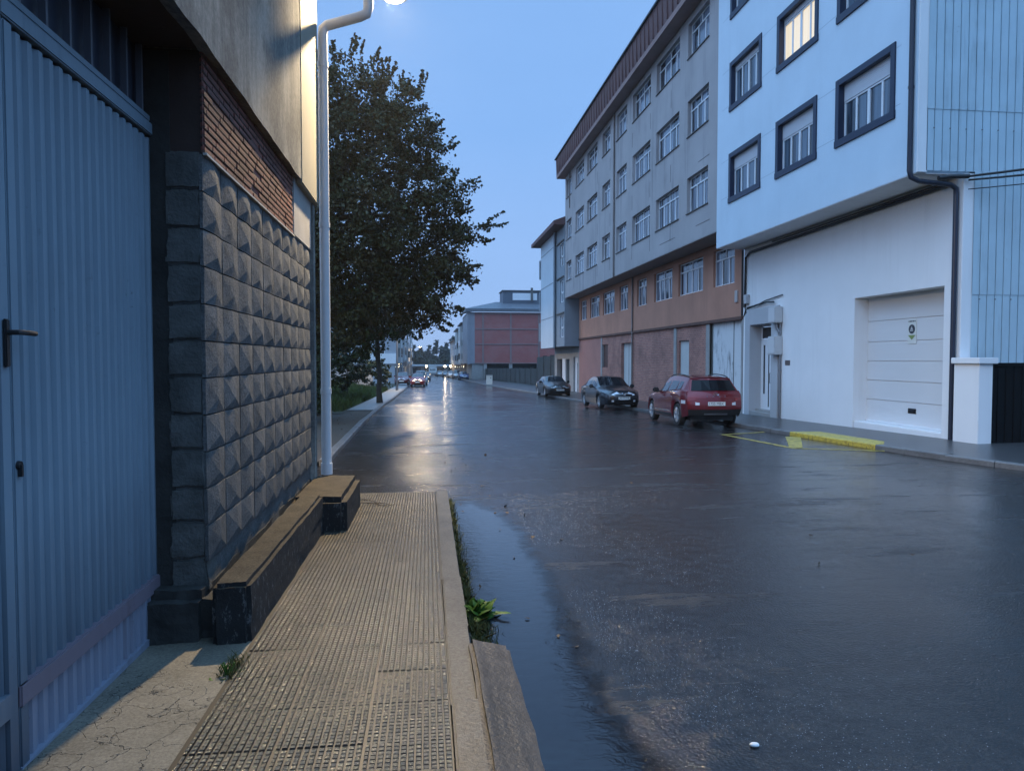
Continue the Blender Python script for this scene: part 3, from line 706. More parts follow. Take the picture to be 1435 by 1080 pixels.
# end wall: corrugated sheet above and beside
b = MB(); corrug(b, 'x', 10.80, 26, 5.70, 7.05, Y0-.05, .19, .05, 1, (.07, .035)); corrug(b, 'x', 10.80, 26, 7.02, 17.6, Y0-.06, .19, .05, 1, (.07, .035))
corrug(b, 'x', 11.95, 26, .2, 3.05, Y0-.05, .19, .05, 1, (.07, .035)); corrug(b, 'x', 11.95, 26, 3.02, 5.72, Y0-.06, .19, .05, 1, (.07, .035))
b.build('cladding', m_clad, house)
b = MB(); b.box(11.706, 11.96, Y0-.045, Y0+.2, -.5, 5.66, .006); b.box(10.60, 10.82, Y0-.05, Y0, 5.66, 17.6, .004); b.quad((11.9, Y0+.05, -.5), (26, Y0+.05, -.5), (26, Y0+.05, 17.6), (11.9, Y0+.05, 17.6)); b.build('end_wall', m_white_low, house)
for z in (2.92, 6.6, 9.9):
    x = 10.93 if z > 5.7 else 12.1
    while x < 13.2: MB().lathe([(0, -.018), (.018, -.012), (.018, 0)], (x, Y0-.092, z), 'y', 8).build('cladding_screw', m_steel, house); x += .38
# dark pipes
b = MB(); b.tube([(XO-.06, Y0+.12, 17.5), (XO-.06, Y0+.12, 5.72), (XO-.03, Y0+.11, 5.58), (XO+.15, Y0+.10, 5.50), (XL-.2, Y0+.09, 5.44), (XL-.085, Y0+.08, 5.36), (XL-.075, Y0+.08, 5.22), (XL-.075, Y0+.08, -.2)], .055, 10)
for z in (7.5, 10.5, 13.5): b.tube([(XO-.06, Y0+.12, z), (XO-.06, Y0+.12, z+.05)], .065, 10)
b.build('downpipe', m_navypipe, house, smooth=50)
b = MB(); b.tube([(XL-.06, Y0+.3, 5.50), (XL-.06, 18, 5.49), (XL-.07, 21, 5.47), (XL-.06, 24.8, 5.46), (XL-.06, 25.15, 5.3), (XL-.05, 25.2, 3.5)], .045, 8)
b.tube([(XL-.12, Y0+.35, 5.55), (XL-.11, 17, 5.545), (XL-.12, 20, 5.54), (XL-.12, 23, 5.55)], .022, 6)
b.tube([(XL-.04, 25.1, 3.42), (XL-.05, 24.4, 3.48), (XL-.05, 23.6, 3.62), (XL-.04, 22.4, 3.72)], .018, 6); b.tube([(XL-.09, 24.9, 3.46), (XL-.09, 23.4, 3.56), (XL-.09, 22.9, 3.52)], .03, 6)
b.tube([(XL-.04, 25.2, 3.5), (XL-.08, 25.0, 3.3), (XL-.06, 25.25, 3.15), (XL-.10, 25.0, 3.4)], .02, 6)
b.build('cable', m_black, house, smooth=50)
MB().box(XL-.12, XL-.01, 24.9, 25.15, 3.62, 3.95, .01).build('junction_box', M_simple('jbox', (.42, .43, .45), .5), house)

# overhead cables running off to the right
b = MB()
for (z0, z1, x1, r, s) in ((5.58, 6.15, 17.5, .028, .12), (5.50, 5.95, 17.5, .024, .16), (5.30, 5.45, 17.5, .012, .05)):
    pts = []
    for k in range(13):
        u = k/12; pts.append((11.75+(x1-11.75)*u, Y0-.12-4.2*u, z0+(z1-z0)*u-s*4*u*(1-u)))
    b.tube(pts, r, 6)
b.tube([(11.05, Y0-.11, 5.52), (11.3, Y0-.12, 5.56), (11.75, Y0-.13, 5.58)], .05, 8)
tag(b.build('overhead_cable', m_black, smooth=50), 'bundle of black cables strung off from the corner of the white house', 'cable')
# gate pillar, sheet gate
pil = empty('gate_pillar', (11.68, 14.0, -.3), 'short white rendered pillar with a flat cap beside the black gate', 'pillar')
MB().box(11.52, 11.84, 13.72, 14.44, -.5, 1.50, .008).build('shaft', m_white_low, pil)
MB().box(11.46, 11.92, 13.66, 14.47, 1.50, 1.63, .012).build('cap', m_white_low, pil)
b = MB(); b.box(11.86, 16.5, 13.86, 13.92, -.32, 1.50); b.box(11.86, 16.5, 13.83, 13.95, 1.44, 1.52, .01)
for k in range(24): b.box(11.88+k*.19, 11.90+k*.19, 13.845, 13.862, -.30, 1.44)
tag(b.build('sheet_gate', m_blackmetal), 'black sheet-metal gate closing the yard beside the white pillar', 'gate')

# ---------------- grey apartment block
block = empty('apartment_block', (12, 40, -.6), 'long grey apartment block over a terracotta storey and brick ground floor', 'apartment block')
Y2, Y3 = 25.35, 54.3
gcols = [(26.22, 28.42, 3), (29.38, 32.42, 4), (33.30, 36.27, 4), (37.36, 39.40, 3), (40.80, 42.68, 3), (43.95, 46.80, 4), (47.76, 50.48, 4), (51.95, 53.85, 3)]
grows = [(7.53, 8.95), (10.62, 12.04), (13.76, 15.12)]
ops = [(a, c, z0, z1) for (a, c, n) in gcols for (z0, z1) in grows]
b = MB().wallX(XO+.012, Y2, Y3, 6.30, 15.6, ops, .22)
b.quad((XO+.012, Y3, 6.3), (XO+.012, Y3, 15.6), (24, Y3, 15.6), (24, Y3, 6.3))
b.quad((XO+.012, Y2, 6.3), (24, Y2, 6.3), (24, Y2, 15.6), (XO+.012, Y2, 15.6)); b.build('upper_wall', m_grey, block)
tcols = [(26.22, 28.26, 3), (29.36, 32.35, 4), (33.2, 35.93, 4), (37.22, 38.95, 3), (40.8, 42.67, 3), (43.8, 46.76, 4), (47.73, 50.54, 4), (51.67, 53.6, 2)]
tops = [(a, c, 4.52, 5.98) for a, c, n in tcols]
b = MB().wallX(XL, Y2+.06, Y3-.05, 3.18, 6.32, tops, .20); b.quad((XL, Y3-.05, 3.1), (XL, Y3-.05, 6.32), (24, Y3-.05, 6.32), (24, Y3-.05, 3.1)); b.build('terracotta_wall', m_terra, block)
MB().box(XO+.02, XL+.2, Y2+.05, Y3-.06, 6.27, 6.305).build('soffit', m_soffit, block)
MB().box(XL-.07, XL+.05, Y2+.1, Y3-.06, 3.06, 3.20, .02).build('ledge', M_wall('ledge_brown', (.14, .075, .06), .8, .3, 2, .3, None, 40, .3), block)
def block_window(X, a, c, n, z0, z1, dep, mframe):
    fx = X+dep; f = MB(); fw = .05; tz = z0+(z1-z0)*.70
    f.box(fx, fx+.06, a, a+fw, z0, z1, .004); f.box(fx, fx+.06, c-fw, c, z0, z1, .004)
    f.box(fx+.002, fx+.058, a, c, z1-fw, z1, .004); f.box(fx-.012, fx+.058, a-.02, c+.02, z0-.015, z0+fw, .004); f.box(fx-.008, fx+.056, a, c, tz, tz+.06, .004)
    wd = (c-a)/n
    for k in range(1, n): f.box(fx-.004, fx+.05, a+k*wd-.035, a+k*wd+.035, z0, tz, .004)
    h = (a+c)/2; f.box(fx+.001, fx+.05, h-.025, h+.025, tz, z1, .004)
    w = f.build('window', mframe, block)
    MB().box(fx+.028, fx+.034, a+.01, c-.01, z0+.01, z1-.01).build('pane', m_glass, w)
    if X < 11: MB().box(XO-.035, XO+.16, a-.04, c+.04, z0-.045, z0-.012).build('sill', m_concrete_d, w)
    return w
for a, c, n in gcols:
    for z0, z1 in grows: block_window(XO+.012, a, c, n, z0, z1, .15, m_frame)
for a, c, n in tcols: block_window(XL, a, c, n, 4.52, 5.98, .10, m_frame)
for y in (30.4, 33.3, 36.3, 40.8, 43.9, 51.0):
    for z in (6.75, 9.3, 12.5): MB().box(XO+.004, XO+.02, y, y+.018, z, z+.75).build('crack', m_concrete_d, block)
for (y, w, z) in ((26.0, 27.4, 6.85), (29.8, 31.8, 6.8), (26.1, 27.2, 9.3)): MB().box(XO+.003, XO+.02, y, w, z, z+.014).build('crack', m_concrete_d, block)
# cornice / roof edge
b = MB(); XF = 9.98
b.quad((XF, Y3+.35, 15.42), (XF, Y2, 15.42), (XF-.02, Y2, 15.62), (XF-.02, Y3+.35, 15.62))
b.quad((XF, Y3+.35, 15.42), (XF+1.2, Y3+.35, 15.42), (XF+1.2, Y2, 15.42), (XF, Y2, 15.42)); 
b.build('cornice_edge', m_cornice_edge, block)
b = MB(); b.quad((XF-.0, Y3+.35, 15.62), (XF, Y2, 15.62), (XF-.06, Y2, 16.85), (XF-.06, Y3+.35, 16.85)); b.quad((XF, Y3+.35, 15.42), (XF-.06, Y3+.35, 16.85), (16, Y3+.35, 16.85), (16, Y3+.35, 15.42))
y = Y2
while y < Y3: b.box(XF-.075, XF+.02, y, y+.05, 15.66, 16.8); y += .62
b.build('cornice', m_cornice, block)
b = MB(); b.box(XF-.16, XF+.1, Y2, Y3+.45, 16.85, 16.93); b.add([(XF-.14, Y2, 16.92), (XF-.14, Y3+.4, 16.92), (17, Y3+.4, 18.8), (17, Y2, 18.8)], [(0, 1, 2, 3)]); b.build('roof', m_roof, block)
b = MB(); b.box(XF+.05, XO+.1, Y2, Y3+.3, 15.44, 15.50); b.build('eave_soffit', m_soffit, block)
# brick ground floor
BG = XL+.03
doors = [(40.1, 42.3, -1.4, 2.55), (31.0, 32.32, -1.4, 2.45), (25.5, 28.6, -1.2, 3.06), (45.5, 47.0, 1.05, 2.55)]
b = MB().wallX(BG, Y2+.06, 47.2, -1.6, 3.1, doors, .30); b.build('brick_wall', m_brick, block)
b = MB().wallX(BG-.01, 47.2, Y3-.05, -1.6, 3.1, [], .2); b.quad((BG-.01, Y3-.05, -1.6), (BG-.01, Y3-.05, 3.1), (24, Y3-.05, 3.1), (24, Y3-.05, -1.6)); b.build('brick_panel', m_brick_plain, block)
b = MB(); b.box(BG-.05, BG+.1, 32.55, 32.9, -1.5, 3.08, .01); b.box(BG-.04, BG+.1, 46.98, 47.3, -1.5, 3.08, .01); b.box(BG-.045, BG+.2, 28.6, 28.95, -1.5, 3.08, .01); b.box(BG-.045, BG+.2, 25.40, 25.55, -1.4, 3.08, .01)
b.build('pilaster', m_concrete, block)
d = MB().box(BG+.18, BG+.24, 40.1, 42.3, -1.4, 2.55).build('door', m_greyboard, block); MB().box(BG+.165, BG+.19, 41.18, 41.22, -1.4, 2.55).build('door_joint', m_concrete_d, d)
MB().box(BG+.10, BG+.16, 31.0, 32.32, -1.4, 2.45).build('door', m_greyboard, block)
d = MB().box(BG+.08, BG+.15, 25.5, 28.6, -1.2, 3.06).build('wide_door', m_whiteworn, block); d['label'] = 'peeling white double door'
b = MB(); b.box(BG+.066, BG+.09, 26.42, 26.46, -1.2, 3.06); b.box(BG+.066, BG+.09, 28.45, 28.6, -1.2, 3.06); b.build('door_joint', m_concrete_d, d)
b = MB(); zz = 1.05
while zz < 2.52: b.box(BG+.10, BG+.14, 45.5, 47.0, zz, zz+.05, .008); zz += .055
b.build('louvre', M_simple('brown_louvre', (.07, .03, .03), .6), block)
m_sp = M_wall('stained_pipe', (.22, .19, .18), .5, .2, 2, .4)
for q, rr in (([(XO-.05, 39.75, 15.4), (XO-.05, 39.75, 6.25)], .05), ([(XL-.06, 39.7, 6.25), (XL-.06, 39.7, -.9)], .05), ([(XO-.03, 52.5, 15.4), (XO-.03, 52.5, 12.8)], .04)): MB().tube(q, rr, 8).build('downpipe', m_sp, block, smooth=50)
MB().box(XL-.05, XL, 25.85, 26.1, 3.75, 4.2, .01).build('junction_box', M_simple('jbox2', (.42, .38, .37), .5), block)
b = MB(); b.tube([(XL-.05, 25.42, 6.2), (XL-.05, 25.42, 3.2)], .04, 8); b.build('cable', m_black, block)

# ---------------- blue-grey house beyond
h2 = empty('narrow_house', (11.5, 60, -1.1), 'narrow pale blue house with a projecting front and dark eaves beyond the grey block', 'house')
m_pblue = M_wall('pale_blue_panel', (.50, .56, .61), .6, .08, .6, .2, (.3, .34, .38), 50, .05)
m_bgrey = M_wall('blue_grey_render', (.24, .27, .30), .75, .12, .8, .3, None, 50, .08)
X2 = 10.45
b = MB().wallX(X2, 58.0, 65.1, 2.55, 11.9, [], .1); b.build('front_panel', m_pblue, h2)
wz = [(3.3, 5.0), (6.05, 7.8), (8.9, 10.6)]
b = MB().wallX(X2+.12, 54.35, 58.0, 2.6, 11.9, [(54.75, 56.2, z0, z1) for z0, z1 in wz], .15); b.quad((X2+.12, 54.35, 2.6), (12.6, 54.35, 2.6), (12.6, 54.35, 11.9), (X2+.12, 54.35, 11.9))
b.quad((X2, 65.1, 2.55), (X2, 65.1, 11.9), (20, 65.1, 11.9), (20, 65.1, 2.55)); b.quad((X2, 54.35, 2.6), (X2, 65.1, 2.56), (13, 65.1, 2.56), (13, 54.35, 2.6)); b.build('wall', m_bgrey, h2)
for z0, z1 in wz:
    f = MB(); f.box(X2+.2, X2+.25, 54.75, 56.2, z0, z0+.08); f.box(X2+.2, X2+.25, 54.75, 56.2, z1-.08, z1); f.box(X2+.2, X2+.25, 54.75, 54.9, z0, z1); f.box(X2+.2, X2+.25, 56.05, 56.2, z0, z1); f.box(X2+.2, X2+.25, 55.4, 55.5, z0, z1); f.box(X2+.2, X2+.25, 54.75, 56.2, z0+.7, z0+.85)
    w = f.build('window', m_frame, h2); MB().box(X2+.23, X2+.24, 54.76, 56.19, z0+.01, z1-.01).build('pane', m_glass_w, w)
b = MB()
for z0, z1 in wz: b.box(X2+.02, X2+.14, 54.5, 57.6, z1+.15, z1+.25)
b.build('lintel', m_concrete_d, h2)
b = MB(); b.tube([(X2-.06, 57.8, 11.9), (X2-.06, 57.8, 2.5)], .09, 8); b.build('downpipe', m_bgrey, h2)
b = MB(); 
for z in (3.2, 6.0, 8.9): b.box(X2-.02, X2+.01, 58.1, 65.05, z+1.9, z+1.95); b.box(X2-.12, X2+.2, 65.1, 65.4, z, z+1.7)
b.build('panel_joint', m_bgrey, h2)
b = MB(); b.prism([(9.75, 0, 11.95), (9.75, 0, 12.2), (15, 0, 13.6), (15, 0, 11.95)], (0, 0, 0)) if False else None
b.add([(9.72, 54.4, 11.92), (9.72, 66.3, 11.92), (9.72, 66.3, 12.22), (9.72, 54.4, 12.22), (16, 54.4, 14.6), (16, 66.3, 14.6), (16, 54.4, 11.9), (16, 66.3, 11.9)], [(0, 3, 2, 1), (3, 4, 5, 2), (0, 1, 7, 6), (1, 2, 5, 7), (0, 6, 4, 3)])
b.build('roof', m_cornice, h2)
b = MB().wallX(11.75, 54.35, 65.1, -1.7, 2.6, [(61.3, 63.9, -1.7, 1.6), (58.2, 59.6, -1.7, 1.6), (54.9, 56.6, -1.7, 1.75)], .5); b.quad((11.75, 65.1, -1.7), (11.75, 65.1, 2.6), (20, 65.1, 2.6), (20, 65.1, -1.7)); b.build('ground_wall', m_concrete, h2)
b = MB(); b.box(12.1, 12.2, 61.3, 63.9, -1.7, 1.6); b.box(12.1, 12.2, 58.2, 59.6, -1.7, 1.6); b.build('garage_door', m_black, h2)
b = MB(); b.box(11.70, 11.76, 59.75, 61.1, -1.6, 1.62); b.build('door_panel', m_frame, h2)
b = MB(); b.box(11.9, 11.95, 54.9, 56.6, -1.6, 1.75); d = b.build('door', m_frame, h2); MB().box(11.88, 11.905, 55.4, 55.7, -1.3, 1.3).build('door_pane', m_darkglass, d)

# ---------------- boundary wall, gable building
b = MB()
for k in range(16):
    y, w = 66+k*4, 70+k*4; xa, xb = interp([(66, 12.3), (78, 12.1), (130, 10.6)], y), interp([(66, 12.3), (78, 12.1), (130, 10.6)], w); h = 3.2 if y < 77 else 1.95
    za, zc = gz(y), gz(w)
    b.add([(xa, y, za-.2), (xb, w, zc-.2), (xb, w, zc+h), (xa, y, za+h), (xa+.3, y, za-.2), (xb+.3, w, zc-.2), (xb+.3, w, zc+h), (xa+.3, y, za+h)], [(0, 3, 2, 1), (3, 7, 6, 2), (0, 4, 7, 3), (1, 2, 6, 5)])
    b.box(xa-.06, xa+.35, y-.2, y+.2, za-.2, za+h+.1)
tag(b.build('yard_wall', M_wall('dark_yard_wall', (.06, .062, .06), .8, .3, .8, .4)), 'long dark boundary wall along the pavement before the brick gable', 'wall')
gb = empty('brick_building', (14, 131, -2.2), 'three-storey building with a blind red brick gable gridded by pale concrete bands', 'building')
YB = 130
MB().box(8.6, 24, YB, YB+18, .75, 10.1).build('gable_wall', m_brick_far, gb)
b = MB(); b.box(7.4, 8.7, YB-.02, YB+18, .75, 10.1); b.box(7.35, 7.75, YB-.12, YB+.3, .6, 10.2); b.build('front_wall', M_wall('grey_front', (.27, .27, .30), .7, .12, .5, .2), gb)
b = MB()
for z in (9.85, 7.05, 4.3, .85): b.box(8.7, 24, YB-.10, YB, z-.08, z+.09)
for x in (10.2, 15.3, 20.5): b.box(x-.15, x+.15, YB-.11, YB, .6, 10.0)
b.build('concrete_band', M_wall('band', (.26, .18, .175), .8, .15, 1, .2), gb)
b = MB(); b.box(10.6, 24, YB+2, YB+18, -2.4, .75); b.build('basement', m_blackmetal, gb)
for x in (10.6, 15.3, 20.5): MB().box(x-.3, x+.3, YB, YB+.5, -2.4, .75).build('column', m_concrete, gb)
MB().box(8.2, 10.25, YB+.2, YB+18, -2.4, .75).build('base', m_concrete, gb)
b = MB(); b.add([(7.0, YB-.6, 10.15), (25, YB-.6, 10.15), (25, YB-.6, 10.75), (7.0, YB-.6, 10.75), (13, YB+4, 12.3), (25, YB+4, 12.3), (7.0, YB+18, 10.75), (7.0, YB+18, 10.15), (13, YB+18, 12.3), (25, YB+18, 12.3)], [(0, 1, 2, 3), (3, 2, 5, 4), (3, 4, 8, 6), (0, 3, 6, 7), (4, 5, 9, 8), (0, 7, 6)])
b.build('roof', m_tin, gb)
rb = MB().box(14.2, 24, YB+3, YB+9, 11.7, 14.3).build('roof_house', M_wall('roof_house', (.10, .12, .15), .6, .1, 1, 0), gb)
b = MB(); b.box(16.0, 20.6, YB+2.9, YB+3, 12.6, 13.9); b.build('pale_panel', m_frame, rb)
b = MB(); b.box(19.4, 19.8, YB+2.6, YB+3, 12.4, 14.9); b.box(14, 24, YB+2.8, YB+9, 14.3, 14.45); b.build('chimney', m_concrete_d, rb)

# farther houses on the right
m_pale = [M_wall('far_render_a', (.42, .44, .47), .7, .1, .5, .2), M_wall('far_render_b', (.50, .50, .50), .7, .1, .5, .2), M_wall('far_render_c', (.36, .38, .41), .7, .1, .5, .2)]
m_base = M_wall('tan_base', (.34, .25, .19), .7, .15, .5, .2)
def far_house(label, x, side, y0, y1, z1, zf, proj, m, mb_, nwin, roofh=1.2, group='far houses along the street'):
    zb = gz(y0)
    e = empty('far_house', (x, y0, zb), label, 'house', group)
    dpt = 12*side
    xa, xb = sorted((x, x+dpt)); b = MB().box(xa, xb, y0, y1, zf, z1); b.build('wall', m, e)
    xa, xb = sorted((x+.25*side, x+dpt)); MB().box(xa, xb, y0+.02, y1-.02, zb-1.2, zf).build('base', mb_, e)
    xa, xb = sorted((x-.5*side, x+dpt)); xm = x+dpt/2
    b = MB(); b.add([(x-.6*side, y0-.4, z1), (x-.6*side, y1+.4, z1), (x-.6*side, y1+.4, z1+.25), (x-.6*side, y0-.4, z1+.25), (xm, y0-.4, z1+.25+roofh*1.6), (xm, y1+.4, z1+.25+roofh*1.6), (x+dpt, y0-.4, z1+.2), (x+dpt, y1+.4, z1+.2), (x+dpt, y0-.4, z1), (x+dpt, y1+.4, z1)],
        [(0, 1, 2, 3), (3, 2, 5, 4), (4, 5, 7, 6), (0, 3, 4, 6, 8), (1, 9, 7, 5, 2), (0, 8, 9, 1)]); b.build('roof', m_roof, e)
    if proj:
        ya, yb = y0+(y1-y0)*.2, y0+(y1-y0)*.75; xa, xb = sorted((x-proj*side, x)); by = MB().box(xa, xb, ya, yb, zf+.1, z1-.4).build('bay', m_pale[1], e)
        bw = MB()
        zz = zf+.9
        while zz+1.4 < z1-.4:
            bw.box(*sorted((x-(proj+.03)*side, x-(proj-.02)*side)), ya+.6, yb-.6, zz, zz+1.3); bw.box(*sorted((x-(proj-.3)*side, x-.3*side)), ya-.03, ya+.05, zz, zz+1.3); zz += 2.8
        bw.build('bay_window', m_darkglass, by)
    n = 0; zz = zf+1.0
    while zz+1.3 < z1:
        for k in range(nwin):
            yc = y0+(y1-y0)*(k+.5)/nwin
            w = MB().box(*sorted((x-.03*side, x+.05*side)), yc-.65, yc+.65, zz-.08, zz+1.38).build('window', m_frame, e)
            MB().box(*sorted((x-.045*side, x+.0*side)), yc-.55, yc+.55, zz, zz+1.3).build('pane', m_darkglass, w)
        for k in range(2):   # windows in the gable that faces up the street
            xc = x+side*(2.2+k*3)
            w = MB().box(xc-.6, xc+.6, y0-.04, y0+.04, zz-.08, zz+1.38).build('window', m_frame, e); MB().box(xc-.52, xc+.52, y0-.055, y0, zz, zz+1.3).build('pane', m_darkglass, w)
        zz += 2.8
    for k in range(3):
        yc = y0+(y1-y0)*(k+.5)/3; xs_ = sorted((x+.2*side, x+.3*side))
        MB().box(*xs_, yc-.9, yc+.9, zb-.1, zf-.5).build('door', m_concrete_d if k % 2 else m_darkglass, e)
    return e
far_house('grey house with a projecting bay just beyond the brick gable', 7.55, 1, 148.5, 163, 8.9, .6, .55, m_pale[0], m_base, 3)
far_house('paler house second beyond the brick gable on the right of the street', 7.3, 1, 163.5, 180, 8.3, .3, .4, m_pale[1], m_base, 3)
far_house('lowest house at the far end of the right-hand row', 7.2, 1, 181, 222, 6.4, .2, 0, m_pale[2], m_base, 5)
e = far_house('grey gabled house with a white band low on its gable, left of the street', -4.15, -1, 100, 114, 9.2, 1.0, .5, m_pale[2], m_pale[2], 3)
MB().box(-12, -4.1, 99.8, 100, .95, 2.35).build('white_band', m_white_low, e)
far_house('house with a projecting balcony bay behind the grey gabled house on the left', -4.25, -1, 114.5, 132, 9.8, 1.4, .7, m_pale[0], m_pale[2], 4)
far_house('tall pale house midway along the left row', -4.1, -1, 132.5, 160, 9.9, 1.0, .5, m_pale[1], m_pale[2], 5)
far_house('dull grey house second from the far end of the left row', -4.3, -1, 161, 190, 10.2, .4, .6, m_pale[0], m_pale[2], 5)
far_house('last house of the left row before the trees', -4.6, -1, 191, 235, 9.2, 0, .4, m_pale[1], m_pale[2], 6)
# ================================================================== CARS
def M_paint(name, c, metal=.3, rough=.28):
    t = NT(name); n = t.noise(220, 2, .5); d = t.noise(3, 4, .6); drop = t.vor(150)
    return t.set(t.mix(n, lerp3(c, .85), lerp3(c, 1.2)), t.math('MULTIPLY_ADD', d, .15, rough), t.bump(t.ramp(drop, [(0., 1.), (.22, 0.)]), .10, .002), Metallic=metal, **{'Coat Weight': .9, 'Coat Roughness': .04})
m_tyre = M_simple('tyre_rubber', (.016, .016, .017), .7); m_rim = M_simple('alloy', (.52, .52, .54), .3, .85, var=.05); m_rimd = M_simple('dark_alloy', (.05, .05, .055), .35, .7)
m_carglass = M_simple('car_glass', (.012, .014, .018), .04, spec=.9, bump=0, var=.02)
m_tintglass = M_simple('tinted_glass', (.006, .006, .008), .12, spec=.22, bump=0, var=.02)
m_lamp = M_simple('lamp_lens', (.62, .64, .68), .12, var=.25, scale=25, coat=1.); m_red = M_simple('tail_lens', (.22, .012, .012), .15, coat=1.)
m_plate = M_simple('plate', (.70, .70, .68), .35, var=.03); m_trim = M_simple('dark_trim', (.014, .014, .016), .55); m_chrome = M_simple('chrome', (.65, .65, .67), .15, 1., var=.03)
m_headon = M_emit('headlight_on', (1., .86, .62), 5.)

def text_mesh(name, tx, parent):
    tmp = bpy.data.objects.new('tmp', tx); col.objects.link(tmp); bpy.context.view_layer.update()
    me = bpy.data.meshes.new_from_object(tmp, depsgraph=bpy.context.evaluated_depsgraph_get()); bpy.data.objects.remove(tmp)
    o = bpy.data.objects.new(name, me); col.objects.link(o); o.parent = parent; return o
class Car:
    def __init__(s, c): s.c = c; s.L = c['L']; s.W = c['W']
    def hw(s, t): return interp(s.c['plan'], t/s.L)*s.W/2
    def prof(s, t):
        c = s.c; h = s.hw(t); zb = interp(c['sill'], t); Ra = c['Rw']+.055
        for w in c['axles']:
            if abs(t-w) < Ra: zb = max(zb, c['Rw']+math.sqrt(Ra*Ra-(t-w)**2))
        zt = interp(c['top'], t); zbelt = interp(c['belt'], t)
        hood = zt-zbelt < .07
        if hood: zbelt = zt-.07
        zb = min(zb, zbelt-.12)
        g = 0 if hood else min(1, (zt-zbelt)/(c['H']-interp(c['belt'], t)))
        d = zbelt-zb
        yb = h-.10; yr = yb*(1-g)*.86+c['hr']*g if not hood else yb*.86
        yr = min(yr, yb)
        p = [(h-.05, zb), (h-.008, zb+d*.28), (h, zb+d*.58), (h-.015, zb+d*.86), (h-.05, zbelt), (h-.10, zbelt+.02), (yr, zt-.045 if g > .25 else zt-.03), (yr*.55, zt-.010), (0, zt)]
        return p
    def xs(s, t, z): return min(max(t, interp(s.c['front'], z)), s.L-interp(s.c['rear'], z))
    def side(s, t, z):
        p = s.prof(t)
        for (ya, za), (yb, zb) in zip(p, p[1:]):
            if za <= z <= zb: return ya+(yb-ya)*(z-za)/(zb-za+1e-9)
        return p[-2][0] if z > p[-1][1]-.02 else p[0][0]
    def cap(s, end, f, z):   # point on the nose or tail; f -1..1 across
        t = 0 if end == 'f' else s.L
        y = s.side(t, z)*f; bulge = s.c['bulge'][0 if end == 'f' else 1]*(1-f*f)
        x = interp(s.c['front'], z)-bulge if end == 'f' else s.L-interp(s.c['rear'], z)+bulge
        return (y, x-s.L/2, z)
